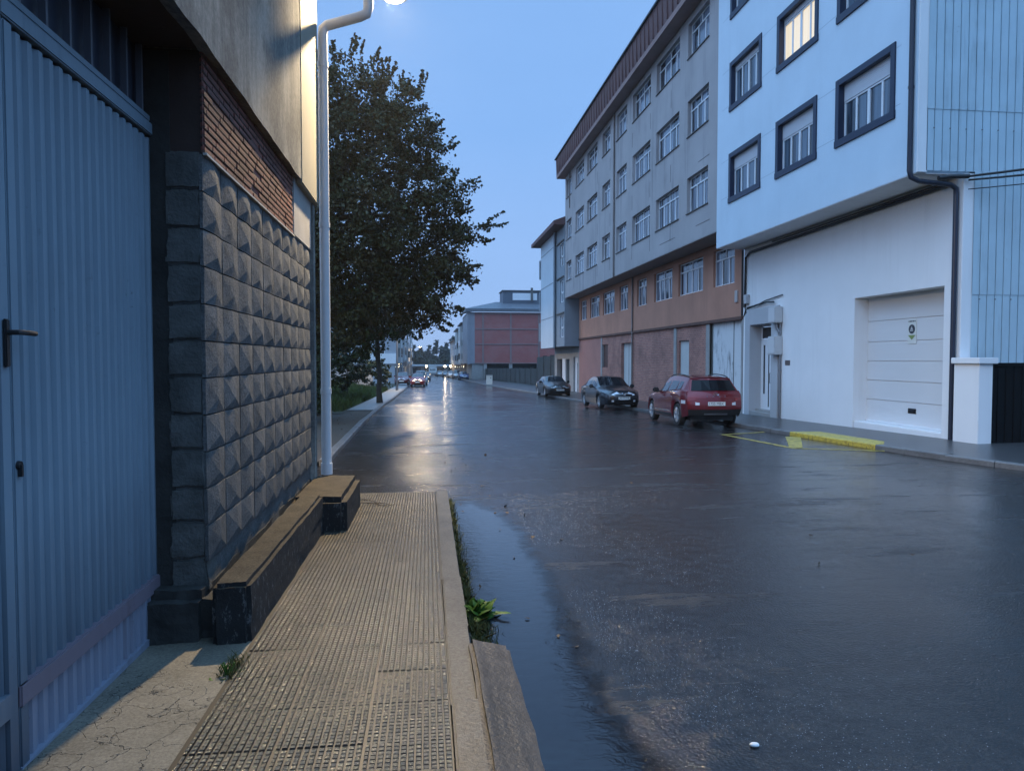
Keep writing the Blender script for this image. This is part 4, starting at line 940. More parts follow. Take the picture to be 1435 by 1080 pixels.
def car(name, label, loc, rz, c, paint, group=None, detail=True):
    K = Car(c); L = c['L']
    root = empty(name, (0, 0, 0), label, 'car', group)
    N = 84 if detail else 56
    st = sorted(set(list(np.linspace(0, L, N))+[w+d for w in c['axles'] for d in (-c['Rw']-.055, c['Rw']+.055)]+[t for t, _ in c['top']]+[t for w in c['win'] for t in w[:2]]))
    prof = [K.prof(t) for t in st]
    def pt(i, k, sg, e=0.):
        y, z = prof[i][k]; return (sg*(y+e), K.xs(st[i], z)-L/2, z+(e if k >= 6 else 0))
    body, ws, rs, sw = MB(), MB(), MB(), [MB() for _ in c['win']]
    w0, w1 = c['ws']; r0, r1 = c['rs']
    for i in range(len(st)-1):
        m = (st[i]+st[i+1])/2
        for sg in (1, -1):
            for k in range(8):
                q = [pt(i, k, sg), pt(i+1, k, sg), pt(i+1, k+1, sg), pt(i, k+1, sg)]
                if sg < 0: q = q[::-1]
                body.add(q, [(0, 1, 2, 3)])
                e = .006
                if k >= 6 and (w0 < m < w1 or r0 < m < r1):
                    q = [pt(i, k, sg, e), pt(i+1, k, sg, e), pt(i+1, k+1, sg, e), pt(i, k+1, sg, e)]
                    (ws if m < w1 else rs).add(q if sg > 0 else q[::-1], [(0, 1, 2, 3)])
                if k == 5:
                    for wi, (a, d) in enumerate(c['win']):
                        if a < m < d:
                            q = [pt(i, 5, sg, e), pt(i+1, 5, sg, e), pt(i+1, 6, sg, e), pt(i, 6, sg, e)]
                            sw[wi].add([(p[0], p[1], p[2]+(.015 if n < 2 else -.03 if n > 1 else 0)) for n, p in enumerate(q)], [(0, 1, 2, 3) if sg > 0 else (3, 2, 1, 0)])
    fr = [-1, -.8, -.5, -.2, 0, .2, .5, .8, 1]
    for end, i in (('f', 0), ('r', len(st)-1)):
        for k in range(8):
            za, zc = prof[i][k][1], prof[i][k+1][1]
            for a, d in zip(fr, fr[1:]):
                q = [K.cap(end, a, za), K.cap(end, d, za), K.cap(end, d, zc-.0001), K.cap(end, a, zc-.0001)]
                body.add(q if end == 'f' else q[::-1], [(0, 1, 2, 3)])
    # shut lines
    bo = body.build('body', paint, root, smooth=38); bm = bmesh.new(); bm.from_mesh(bo.data); bmesh.ops.remove_doubles(bm, verts=bm.verts[:], dist=.0005); bmesh.ops.recalc_face_normals(bm, faces=bm.faces[:]); bm.to_mesh(bo.data); bm.free(); bo.data.shade_smooth(); bo.data.set_sharp_from_angle(angle=R(35))
    if ws.v: ws.build('windscreen', m_carglass, root, smooth=60)
    if rs.v: rs.build('rear_window', m_carglass, root, smooth=60)
    for q in sw:
        if q.v: q.build('side_window', m_carglass, root, smooth=60)
    MB().box(-c['W']/2+.26, c['W']/2-.26, -L/2+.25, L/2-.25, .19, .70).build('underbody', m_trim, root)
    Rw = c['Rw']; tw = .20
    for ai, w in enumerate(c['axles']):
        for sg in (1, -1):
            xo = sg*(K.hw(w)-.035); cx = (xo, w-L/2, Rw)
            b = MB(); rr = Rw*.66
            b.lathe([(rr, 0), (rr+.02, -.0*sg), (Rw-.02, -.005*sg), (Rw, -.035*sg), (Rw, -(tw-.03)*sg), (Rw-.03, -tw*sg), (rr*.8, -tw*sg)], cx, 'x', 28)
            tw_ = b.build('wheel', m_tyre, root, smooth=40)
            b = MB(); b.lathe([(rr+.004, .002*sg), (rr-.02, .004*sg), (rr-.03, -.035*sg), (rr-.035, -.11*sg)], cx, 'x', 28)
            for k in range(5):
                a = 2*math.pi*k/5+.3; u, v = math.cos(a), math.sin(a)
                for da in (-.16, .16):
                    u2, v2 = math.cos(a+da), math.sin(a+da)
                    b.tube([(xo-.012*sg, w-L/2+u*.03, Rw+v*.03), (xo-.010*sg, w-L/2+u2*(rr-.015), Rw+v2*(rr-.015))], [.028, .020], 5)
            b.lathe([(0, .004*sg), (.05, .0*sg), (.055, -.03*sg)], cx, 'x', 12); b.build('rim', m_rim if not c.get('darkrim') else m_rimd, tw_, smooth=40)
            b = MB(); b.lathe([(0, -.09*sg), (rr-.03, -.09*sg)], cx, 'x', 20); b.build('brake_disc', m_trim, tw_)
    # cap patches
    def cpatch(end, polys, nm, m, off=.012, both=True, par=root):
        out = []
        for sg in ((1, -1) if both else (1,)):
            b = MB()
            for (f0, f1, z0, z1, zz0, zz1) in polys:   # strip from f0 to f1 with tapering heights
                n = 5
                for k in range(n):
                    a, d = f0+(f1-f0)*k/n, f0+(f1-f0)*(k+1)/n; ta, td = k/n, (k+1)/n
                    la, lb, ha, hb = z0+(zz0-z0)*ta, z0+(zz0-z0)*td, z1+(zz1-z1)*ta, z1+(zz1-z1)*td
                    P = [Vector(K.cap(end, sg*x, z)) for x, z in ((a, la), (d, lb), (d, hb), (a, ha))]
                    dv = Vector((0, -off if end == 'f' else off, 0)); Q = [p+dv for p in P]; I = [p-dv*1.5 for p in P]
                    b.add(Q+I, [(0, 1, 2, 3), (0, 4, 5, 1), (3, 2, 6, 7), (0, 3, 7, 4), (1, 5, 6, 2)])
            o = fix_normals(b.build(nm, m, par)); out.append(o)
        return out
    def spatch(quads, nm, m, off=.008, par=root, sides=(1, -1)):
        for sg in sides:
            b = MB()
            for (t0, t1, z0, z1) in quads:
                n = max(2, int((t1-t0)/.12))
                for k in range(n):
                    a, d = t0+(t1-t0)*k/n, t0+(t1-t0)*(k+1)/n
                    P = [(sg*(K.side(t, z)+off), K.xs(t, z)-L/2, z) for t, z in ((a, z0), (d, z0), (d, z1), (a, z1))]; I = [(p[0]-sg*.02, p[1], p[2]) for p in P]
                    b.add(P+I, [(0, 1, 2, 3), (0, 4, 5, 1), (3, 2, 6, 7), (0, 3, 7, 4), (1, 5, 6, 2)])
            fix_normals(b.build(nm, m, par))
    for nm, m, end, polys, both in c['caps']: cpatch(end, polys, nm, m, .030 if nm == 'rear_window' else .036 if nm == 'spoiler' else .012, both)
    for nm, m, quads in c.get('sides', []): spatch(quads, nm, m)
    for z, end in c.get('plates', []):
        p0 = Vector(K.cap(end, 0, z)); sgn = -1 if end == 'f' else 1
        pl = MB().box(-.26, .26, p0.y+sgn*.012, p0.y+sgn*.03, z-.055, z+.055, .004).build('number_plate', m_plate, root)
        if detail:
            tx = bpy.data.curves.new('plate_text', 'FONT'); tx.body = c.get('plate', '4719 FHK'); tx.size = .105; tx.align_x = 'CENTER'; tx.align_y = 'CENTER'; tx.extrude = .001
            tx.materials.append(m_trim); to = text_mesh('plate_text', tx, pl); to.location = (.02, p0.y+sgn*.032, z); to.rotation_euler = (R(90), 0, 0 if end == 'f' else R(180))
    # mirrors
    mt, mz = c['mirror']
    for sg in (1, -1):
        y = K.side(mt, mz); b = MB(); b.box(*sorted((sg*(y+.02), sg*(y+.22))), mt-L/2-.05, mt-L/2+.07, mz-.02, mz+.14, .035); b.box(*sorted((sg*(y-.06), sg*(y+.06))), mt-L/2-.01, mt-L/2+.05, mz-.01, mz+.03)
        b.build('mirror', c.get('mirror_m', paint), root, smooth=50)
    if c.get('rails'):
        a, d = c['rails']
        for sg in (1, -1):
            pts = []
            for k in range(9):
                t = a+(d-a)*k/8; pr_ = K.prof(t)[6]; lift = .045*math.sin(math.pi*min(1, max(0, k/8)))**.4
                pts.append((sg*(pr_[0]-.02), t-L/2, pr_[1]+.01+lift))
            MB().tube(pts, .017, 6).build('roof_rail', m_trim, root, smooth=50)
    if detail:
        b = MB()
        for t, z0 in c['doors']:
            for sg in (1, -1):
                zz = z0
                for k in range(8):
                    za, zb = z0+(interp(c['belt'], t)-.03-z0)*k/8, z0+(interp(c['belt'], t)-.03-z0)*(k+1)/8
                    b.add([(sg*(K.side(t, za)+.002), t-L/2-.006, za), (sg*(K.side(t, za)+.002), t-L/2+.006, za), (sg*(K.side(t, zb)+.002), t-L/2+.006, zb), (sg*(K.side(t, zb)+.002), t-L/2-.006, zb)], [(0, 1, 2, 3)])
        b.build('door_gap', m_trim, root)
        for t in c['handles']:
            z = interp(c['belt'], t)-.12
            for sg in (1, -1):
                y = K.side(t, z); MB().box(*sorted((sg*(y-.01), sg*(y+.03))), t-L/2-.10, t-L/2+.10, z-.016, z+.016, .008).build('door_handle', paint, root, smooth=50)
    root.location = loc; root.rotation_euler = (-.021, 0, rz) if abs(rz) < 1.5 else (.021, 0, rz)
    return root, K
def saloon_cfg(L, W, H, hood=.80, cowl=1.02, Rw=.315):
    return dict(L=L, W=W, H=H, Rw=Rw, axles=(.90, L-1.15), hr=W/2-.34, plan=[(0, .74), (.04, .86), (.12, .97), (.25, 1.), (.75, 1.), (.92, .95), (1, .82)],
        sill=[(0, .24), (.5, .20), (L-.5, .22), (L, .32)], belt=[(0, .66), (.9, .84), (1.5, .93), (L-1.2, .98), (L, .95)],
        top=[(0, hood-.10), (.06, hood-.04), (.25, hood+.03), (.8, hood+.12), (1.30, cowl-.02), (1.42, cowl+.02), (2.15, H-.06), (2.45, H-.01), (2.9, H), (3.3, H-.04), (3.75, H-.16), (4.25, cowl+.10), (L-.12, cowl+.05), (L, cowl-.04)],
        ws=(1.44, 2.16), rs=(3.55, 4.22), win=[(1.72, 2.62), (2.70, 3.45), (3.50, 3.85)], front=[(.2, .12), (.35, .03), (.55, .0), (.68, .03), (.9, .2), (2, .2)], rear=[(.2, .15), (.4, .03), (.6, 0), (.9, .04), (1.1, .1), (2, .1)], bulge=(.16, .12),
        mirror=(1.82, .94), doors=[(1.55, .30), (2.66, .30), (3.62, .55)], handles=[2.48, 3.42])
# --- dark saloon (front towards us)
m_vw = M_paint('dark_blue_paint', (.005, .006, .010), .2); m_audi = M_paint('black_paint', (.008, .008, .010), .3)
c = saloon_cfg(4.77, 1.82, 1.47)
c.update(plate='4719 FHK', plates=[(.50, 'f')], caps=[
    ('headlight', m_lamp, 'f', [(.64, .99, .61, .70, .66, .77)], True),
    ('grille', m_chrome, 'f', [(-.30, .30, .42, .72, .42, .72)], False),
    ('grille_mesh', m_trim, 'f', [(-.22, .22, .575, .70, .575, .70)], False),
    ('air_intake', m_trim, 'f', [(-.62, .62, .25, .39, .25, .39)], False),
    ('fog_lamp', m_lamp, 'f', [(.66, .80, .33, .41, .34, .41)], True)],
    sides=[('side_strip', m_trim, [(1.3, 3.5, .50, .535)])])
v1, K1 = car('dark_saloon', 'dark blue saloon with chrome grille, facing us, parked beyond the red suv', (8.50, 30.42+4.77/2, gz(31.3)-.0), R(1.0), c, m_vw)
b = MB(); p = Vector(K1.cap('f', 0, .66)); 
b.lathe([(.050, -.0), (.062, -.004), (.062, .012)], (0, p.y-.014, .665), 'y', 20)
b.tube([(-.03, p.y-.016, .70), (-.012, p.y-.016, .635), (0, p.y-.016, .665), (.012, p.y-.016, .635), (.03, p.y-.016, .70)], .006, 5)
o = b.build('badge', m_chrome, None); o.parent = v1
# --- black saloon farther on
c = saloon_cfg(4.70, 1.83, 1.42)
c.update(plate='2806 CWV', plates=[(.47, 'f')], caps=[
    ('headlight', m_lamp, 'f', [(.64, .99, .59, .67, .63, .73)], True),
    ('grille', m_trim, 'f', [(-.30, .30, .36, .70, .36, .70)], False), ('grille_frame', m_chrome, 'f', [(-.34, .34, .70, .725, .70, .725)], False),
    ('air_intake', m_trim, 'f', [(.45, .85, .26, .38, .26, .38)], True)])
v2, K2 = car('black_saloon', 'black saloon with pale front plate, farthest of the three big parked cars', (8.80, 47.1+4.7/2, gz(48)), R(1.5), c, m_audi)
b = MB(); p = K2.cap('f', 0, .62)
for k in range(4): b.lathe([(.030, 0), (.036, -.005), (.036, .008)], (-.075+.05*k, p[1]-.02, .63), 'y', 14)
o = b.build('badge', m_chrome, None); o.parent = v2
# --- red suv, tail towards us
m_redp = M_paint('dark_red_paint', (.17, .006, .011), .45)
L = 4.36
c = dict(L=L, W=1.83, H=1.56, Rw=.345, axles=(.86, .86+2.66), hr=.60, darkrim=False, plan=[(0, .80), (.05, .90), (.14, .99), (.3, 1.), (.72, 1.), (.9, .985), (1, .90)],
    sill=[(0, .30), (.6, .24), (3.8, .26), (L, .36)], belt=[(0, .72), (.9, .92), (1.4, .99), (2.6, 1.03), (3.3, 1.07), (3.7, 1.09), (L, 1.06)],
    top=[(0, .80), (.06, .88), (.3, .95), (.9, 1.03), (1.28, 1.08), (1.38, 1.11), (2.0, 1.49), (2.3, 1.545), (2.8, 1.56), (3.4, 1.54), (3.9, 1.50), (4.12, 1.46), (L, 1.45)],
    ws=(1.38, 2.0), rs=(9, 9), win=[(1.66, 2.46), (2.54, 3.26), (3.34, 3.68)], front=[(.2, .1), (.4, 0), (.8, .03), (1, .2), (2, .2)],
    rear=[(.25, .16), (.40, .04), (.58, .0), (.80, .03), (.98, .06), (1.06, .12), (1.14, .22), (1.44, .40), (1.50, .32), (1.6, .4)], bulge=(.15, .15), mirror=(1.72, 1.0), mirror_m=m_trim, rails=(2.1, 3.85), doors=[(1.50, .40), (2.50, .40), (3.25, .70)], handles=[2.32, 3.10],
    plates=[(.70, 'r')], plate='1755 MBX', caps=[
    ('rear_window', m_tintglass, 'r', [(-.94, .94, 1.085, 1.395, 1.085, 1.395)], False),
    ('spoiler', m_redp, 'r', [(-.95, .95, 1.395, 1.44, 1.395, 1.44)], False),
    ('bumper', m_trim, 'r', [(-1., 1., .36, .53, .36, .53)], False), ('tail_light', m_red, 'r', [(.72, .98, .80, .88, .80, .90)], True),
    ('reverse_light', m_lamp, 'r', [(.60, .74, .66, .73, .66, .75)], True), ('light_bar', m_red, 'r', [(-.7, .7, .845, .865, .845, .865)], False), ('skid_plate', m_steel, 'r', [(-.45, .45, .37, .42, .37, .42)], False)],
    sides=[('arch_trim', m_redp, [(3.86, 4.2, .50, .60)]), ('sill_strip', m_chrome, [(1.36, 2.95, .42, .45)]), ('sill_cladding', m_trim, [(1.32, 3.05, .27, .36)]), ('tail_lamp', m_lamp, [(3.98, 4.22, .70, .80)]), ('window_line', m_chrome, [(1.66, 3.62, 1.035, 1.05)])])
v3, K3 = car('red_suv', 'dark red suv with black roof rails, tail towards us beside the worn white doors', (8.47, 20.10+L/2, gz(21.8)), R(180-1.5), c, m_redp)
p = K3.cap('r', 0, .95); b = MB()
b.lathe([(.055, 0), (.065, .004), (.065, -.006)], (0, 0, 0), 'y', 18); b.v = [(x*1.25, p[1]+.022+y, .985+z*.62) for x, y, z in b.v]
b.tube([(-.028, p[1]+.028, .962), (-.018, p[1]+.028, 1.008)], .006, 5); b.tube([(.018, p[1]+.028, .962), (.028, p[1]+.028, 1.008)], .006, 5); b.tube([(-.022, p[1]+.028, .985), (.022, p[1]+.028, .985)], .006, 5)
o = b.build('badge', m_chrome, None); o.parent = v3
for k, ch in enumerate('KONA'):
    tx = bpy.data.curves.new('lettering', 'FONT'); tx.body = ch; tx.size = .06; tx.align_x = 'CENTER'; tx.extrude = .003; tx.materials.append(m_chrome)
    to = text_mesh('lettering', tx, v3); f = .27-.18*k; q = K3.cap('r', f/.8, .90); to.location = (f, q[1]+.02, .895); to.rotation_euler = (R(90), 0, R(180))
# --- red hatchback with headlights on, far left
m_bred = M_paint('bright_red_paint', (.26, .018, .014), .1); m_silver = M_paint('silver_paint', (.36, .37, .39), .7, .3); m_wpaint = M_paint('white_paint', (.62, .62, .62), 0., .3); m_bpaint = M_paint('blue_paint', (.03, .05, .14), .3); m_gpaint = M_paint('grey_paint', (.10, .11, .12), .5)
def hatch_cfg(L, W, H, lamp):
    c = saloon_cfg(L, W, H, .80, 1.02, .30)
    c['axles'] = (.78, L-.68)
    c['top'] = [(0, .72), (.06, .78), (.3, .86), (.7, .95), (.98, 1.02), (1.06, 1.05), (1.8, H-.05), (2.1, H), (L-.9, H-.02), (L-.45, H-.08), (L-.12, 1.12), (L, 1.0)]
    c.update(ws=(1.06, 1.8), rs=(L-.5, L-.12), win=[(1.35, 2.2), (2.28, 2.95)], doors=[], handles=[], mirror=(1.42, .96), plates=[(.48, 'f')],
        caps=[('headlight', lamp, 'f', [(.52, .94, .58, .70, .64, .80)], True), ('grille', m_trim, 'f', [(-.4, .4, .56, .66, .56, .66)], False), ('air_intake', m_trim, 'f', [(-.6, .6, .24, .40, .24, .40)], False)])
    return c
car('red_hatchback', 'bright red hatchback facing us with its headlights lit, on the left of the street', (-.98, 77.6+1.95, gz(78)), R(-1), hatch_cfg(3.9, 1.68, 1.46, m_headon), m_bred, None, False)
def suv_cfg(L, W, H, lamp=None):
    c = hatch_cfg(L, W, H, lamp or m_lamp); c['Rw'] = .33; c['sill'] = [(0, .30), (L, .34)]
    return c
car('dark_red_van', 'dark red car half on the left pavement beside the bright red hatchback', (-2.75, 80.5+2, gz(81)+.08), R(-2), suv_cfg(3.95, 1.68, 1.5), M_paint('maroon_paint', (.10, .012, .012), .1), None, False)
car('silver_car', 'silver car stopped just behind the bright red hatchback', (-.75, 87+2, gz(88)), R(-1), suv_cfg(4.2, 1.75, 1.72), m_silver, None, False)
far = [((652, 531.8), m_bpaint, 'blue_car', 'blue car nearest in the far right-hand parked row', 0), ((640, 530), m_silver, 'silver_suv', 'silver car second in the far right-hand parked row', 1), ((633.5, 529.3), m_wpaint, 'white_car', 'white car third in the far right-hand parked row', 0),
       ((626.5, 528.3), m_gpaint, 'grey_car', 'dark grey car fourth in the far right-hand parked row', 0), ((619.5, 527.6), m_silver, 'pale_car', 'pale car at the far end of the right-hand parked row', 0)]
fpos = [(6.5, 126), (6.0, 142), (5.4, 155), (4.5, 168), (3.4, 180)]
for (px, m, nm, lab, k), (x, y) in zip(far, fpos):
    car(nm, lab, (x, y+2, gz(y+2)), R(3), suv_cfg(4.1, 1.74, 1.7 if k else 1.5), m, 'cars in the far parked row', False)
car('dark_car', 'dark car coming up the street behind the silver car', (-.2, 118, gz(118)), R(0), suv_cfg(4.1, 1.74, 1.5, m_headon), m_gpaint, None, False)
# white box van at the far end
vx, vy = 1.6, 196; g = gz(vy)
vn = empty('box_van', (vx, vy, g), 'white box van standing at the far end of the street', 'van')
b = MB(); b.box(vx-1.1, vx+1.1, vy, vy+4, g+.75, g+3.0, .05); b.build('cargo_box', m_wpaint, vn)
b = MB(); b.prism([(vx-1, vy-1.7, g+.5), (vx-1, vy, g+.5), (vx-1, vy, g+2.1), (vx-1, vy-.7, g+2.05), (vx-1, vy-1.2, g+1.4), (vx-1, vy-1.7, g+1.2)], (2, 0, 0)); b.build('cab', m_wpaint, vn)
b = MB(); b.prism([(vx-.85, vy-1.24, g+1.42), (vx-.85, vy-.76, g+2.0), (vx+.85, vy-.76, g+2.0), (vx+.85, vy-1.24, g+1.42)], (0, -.02, .01)); b.build('windscreen', m_carglass, vn)
for sx in (-1, 1):
    for yy in (vy-.9, vy+2.8): 
        b = MB(); b.lathe([(0, .1), (.3, .1), (.36, .07), (.36, -.1), (0, -.1)], (vx+sx*.88, yy, g+.36), 'x', 16); b.build('wheel', m_tyre, vn)
MB().box(vx-1.05, vx+1.05, vy-1.75, vy-1.68, g+.38, g+.62, .02).build('bumper', m_trim, vn)

# ================================================================== STREET FURNITURE
# utility cabinet on the right pavement
cx, cy = 7.25, 83; g = gz(cy)+.1
cb = empty('utility_cabinet', (cx, cy, g), 'small pale cabinet standing on the right pavement beside the boundary wall', 'cabinet')
MB().box(cx-.35, cx+.35, cy-.2, cy+.2, g, g+1.05, .02).build('body', M_simple('cabinet_beige', (.58, .56, .50), .6), cb)
MB().box(cx-.40, cx+.40, cy-.25, cy+.25, g+1.05, g+1.12, .02).build('lid', m_concrete, cb)
MB().box(cx+.08, cx+.2, cy-.215, cy-.2, g+.72, g+.84).build('label_plate', m_trim, cb)
# street lamps: helper
m_lampon = M_emit('lamp_lens_on', (1., .76, .42), 60.); m_lampmid = M_emit('lamp_lens_mid', (1., .76, .42), 12.); m_lampfar = M_emit('far_lamp_on', (1., .82, .55), 22.)
def lamp_light(name, loc, power, parent, size=.25, colr=(1., .76, .45), spot=None):
    ld = bpy.data.lights.new(name, 'AREA' if spot else 'POINT'); ld.energy = power; ld.color = colr
    if spot: ld.shape = 'DISK'; ld.size = size
    else: ld.shadow_soft_size = size
    o = bpy.data.objects.new(name, ld); col.objects.link(o); o.parent = parent; o.location = Vector(loc)-world_off(parent); return o
# lamp at the warehouse corner (its underside just enters the picture)
LX, LY, LZ = -.40, 9.6, 6.31
lm = empty('street_lamp', (-1.2, 8.36, 6.9), 'lit street lamp on a bracket over the pavement at the warehouse corner', 'street lamp')
b = MB(); b.tube([(-1.2, 8.34, 6.8), (-1.1, 8.5, 6.95), (-.75, 9.0, 6.85), (LX-.08, LY-.12, LZ+.13)], .03, 8); b.box(-1.25, -1.15, 8.33, 8.38, 6.65, 6.95); b.build('bracket', m_steel, lm, smooth=50)
b = MB(); b.lathe([(0, .16), (.07, .15), (.13, .09), (.17, .02), (.17, .0), (.14, .0)], (LX, LY, LZ), 'z', 20); b.build('head', m_steel, lm, smooth=50)
b = MB(); b.lathe([(.14, .01), (.11, -.03), (.05, -.05), (0, -.055)], (LX, LY, LZ), 'z', 20); b.build('lens', m_lampon, lm, smooth=60)
lamp_light('bulb', (LX, LY, LZ-.07), 700, lm, .2, spot=1)
# street lamp pole on the far left pavement (its head hides in the tree crown)
def pole_lamp(label, x, y, h, reach, power, lens, group=None):
    g = gz(y)+.1; e = empty('street_lamp', (x, y, g), label, 'street lamp', group)
    b = MB(); b.tube([(x, y, g), (x, y, g+h*.35), (x, y, g+h)], [.10, .075, .055], 10); b.tube([(x, y, g), (x, y, g+.5)], .12, 10); b.build('pole', m_steel, e, smooth=50)
    b = MB(); b.tube([(x, y, g+h-.05), (x+reach*.4, y, g+h+.22), (x+reach, y, g+h+.30)], .035, 8); b.build('arm', m_steel, e, smooth=50)
    hx = x+reach*1.12; b = MB(); b.box(hx-.32, hx+.32, y-.14, y+.14, g+h+.25, g+h+.38, .05); b.build('head', m_steel, e, smooth=50)
    b = MB(); b.box(hx-.24, hx+.24, y-.10, y+.10, g+h+.215, g+h+.252, .01); b.build('lens', lens, e)
    if power: lamp_light('bulb', (hx, y, g+h+.20), power, e, .35, spot=1)
    return e
pole_lamp('tall grey lamp post on the left pavement with its head hidden in the tree', -2.55, 62, 7.6, 1.6, 900, m_lampmid)
pole_lamp('lit lamp post on the left pavement far down the street', -3.2, 150, 6.2, 1.6, 400, m_lampfar)
def globe(label, x, y, h, pw):
    g = gz(y)+.1; e = empty('globe_lamp', (x, y, g), label, 'street lamp', 'globe lamps at the far end'); MB().tube([(x, y, g), (x, y, g+h)], [.07, .05], 8).build('pole', m_steel, e)
    b = MB(); b.lathe([(.0, -.26), (.15, -.22), (.25, -.08), (.27, .05), (.2, .2), (0, .28)], (x, y, g+h+.25), 'z', 14); b.build('globe', m_lampfar, e, smooth=60)
    if pw: lamp_light('bulb', (x, y, g+h+.9), pw, e, .2)
for (x, lab, pw) in ((-.1, 'lit globe lamp at the far end, nearest the left houses', 200), (2.2, 'lit globe lamp above the white box van', 0), (5.2, 'lit globe lamp midway along the far end', 200), (6.8, 'lit globe lamp next to the last but one from the right row', 0), (8.4, 'lit globe lamp nearest the far right-hand houses', 0)):
    globe(lab, x, 205, 2.35, pw)
# low building closing the street
e = empty('far_building', (4, 262, gz(262)), 'long low building with a flat canopy closing the far end of the street', 'building')
z = gz(262); MB().box(-6, 16, 262, 268, z-1, z+3.0).build('wall', m_pale[1], e); MB().box(-8, 17, 259.5, 269, z+3.0, z+3.5).build('canopy', m_pale[0], e)
b = MB()
for k in range(5): b.box(-5+k*4.2, -2.2+k*4.2, 261.9, 262, z+.2, z+2.5)
b.build('window', m_darkglass, e)
# scrap of litter on the road
pl = (1.39, 2.86)
b = MB(); pts = []
bm = bmesh.new(); bmesh.ops.create_icosphere(bm, subdivisions=2, radius=1)
for v in bm.verts: v.co = Vector((pl[0]+v.co.x*.022*(1+.3*MN.noise(v.co*2)), pl[1]+v.co.y*.017, gz(pl[1])+.008+v.co.z*.008))
b.addbm(bm); tag(b.build('litter', m_frame, smooth=60), 'small white scrap of litter lying on the wet road near us', 'litter')
# ================================================================== VEGETATION
def M_leaf(name, a, b, c=None, rough=.5, trans=.15):
    t = NT(name); n = t.noise(.9, 3, .6); g = t.n('ShaderNodeNewGeometry')
    base = t.mix(g.outputs['Random Per Island'], a, b)
    if c: base = t.mix(t.ramp(n, [(.5, 0.), (.7, 1.)]), base, c)
    return t.set(base, rough, None, **{'Specular IOR Level': .14})
m_leaf = M_leaf('oak_leaf', (.036, .040, .016), (.060, .058, .024), (.078, .052, .027))
m_leaf2 = M_leaf('street_leaf', (.026, .040, .010), (.055, .068, .018))
m_bushleaf = M_leaf('bush_leaf', (.010, .018, .008), (.022, .036, .014))
m_farleaf = M_leaf('far_leaf', (.020, .028, .018), (.036, .046, .028))
m_grass = M_leaf('grass_blade', (.035, .060, .015), (.085, .12, .035))
m_weed = M_leaf('weed_leaf', (.028, .075, .010), (.06, .125, .018), None, .5)
m_moss = M_leaf('moss_blade', (.05, .06, .015), (.11, .11, .04))
m_bark = M_wall('bark', (.055, .045, .035), .9, .4, 6, .3, (.02, .016, .012), 30, .8)

def leaf_mesh(name, cen, size, m, parent=None, aspect=1.6, droop=0., flat=1.):
    cen = np.asarray(cen, dtype=np.float64); n = len(cen); off = world_off(parent); cen = cen-np.array(off)
    size = np.broadcast_to(size, (n,))*rng.uniform(.65, 1.3, n)
    d = rng.normal(size=(n, 3)); d[:, 2] -= droop; d[:, 2] *= flat; d /= np.linalg.norm(d, axis=1)[:, None]
    e = rng.normal(size=(n, 3)); e[:, 2] *= flat; e -= (e*d).sum(1)[:, None]*d; e /= np.linalg.norm(e, axis=1)[:, None]
    L = (size*aspect/2)[:, None]; W = (size/2)[:, None]; nn = np.cross(d, e)*(size*.12)[:, None]
    v = np.stack([cen-d*L, cen-e*W+nn-d*L*.1, cen+d*L, cen+e*W+nn-d*L*.1], 1).reshape(-1, 3)
    me = bpy.data.meshes.new(name); me.vertices.add(4*n); me.vertices.foreach_set('co', v.ravel())
    me.loops.add(4*n); me.loops.foreach_set('vertex_index', np.arange(4*n, dtype=np.int32))
    me.polygons.add(n); me.polygons.foreach_set('loop_start', np.arange(0, 4*n, 4, dtype=np.int32)); me.polygons.foreach_set('loop_total', np.full(n, 4, dtype=np.int32))
    me.update(); me.validate(); me.materials.append(m)
    o = bpy.data.objects.new(name, me); col.objects.link(o)
    if parent is not None: o.parent = parent
    return o
def lobes_leaves(lobes, per, clump, nleaf, shell=.35):
    out = []
    for (x, y, z, r) in lobes:
        n = int(per*r*r)
        d = rng.normal(size=(n, 3)); d /= np.linalg.norm(d, axis=1)[:, None]
        rad = r*(1-shell+shell*rng.uniform(0, 1.12, n)**.7); rad *= np.where(rng.uniform(size=n) < .25, rng.uniform(.2, .9, n), 1)
        c = np.array([x, y, z])+d*rad[:, None]*np.array([1, 1, .92])
        for q in c:
            k = int(nleaf*rng.uniform(.4, 1.5)); s = clump*rng.uniform(.5, 1.25)
            out.append(q+rng.normal(size=(k, 3))*s*np.array([.55, .55, .42]))
    return np.concatenate(out)
def sprig(p0, dirv, length, n, spread=.10):
    d = np.array(dirv, float); d /= np.linalg.norm(d); t = rng.uniform(0, 1, n)**.8
    bend = np.outer(np.sin(t*2.2), rng.normal(size=3)*.12*length)
    return np.array(p0)+np.outer(t*length, d)+bend+rng.normal(size=(n, 3))*spread*(1.15-t)[:, None]
def limbs(b, base, top, r0, lobes, nb):
    base, top = Vector(base), Vector(top); n = 7
    pts = [base.lerp(top, k/n)+Vector((random.uniform(-.1, .1), random.uniform(-.1, .1), 0))*(1 if k else 0)*r0*5 for k in range(n+1)]
    b.tube(pts, [r0*(1.25 if k == 0 else 1-.75*k/n) for k in range(n+1)], 10)
    for (x, y, z, r) in random.sample(lobes, min(nb, len(lobes))):
        s = pts[random.randint(2, n-1)]; e = Vector((x, y, z)); m = s.lerp(e, .5)+Vector((0, 0, random.uniform(.1, .5)))
        b.tube([s, s.lerp(m, .5)+Vector((0, 0, .1)), m, e], [r0*.42, r0*.36, r0*.25, r0*.10], 6)
        for _ in range(3):
            e2 = e+Vector((random.gauss(0, 1), random.gauss(0, 1), random.gauss(0, .8))).normalized()*r*.9; b.tube([m.lerp(e, .6), e2], [r0*.12, r0*.03], 5)
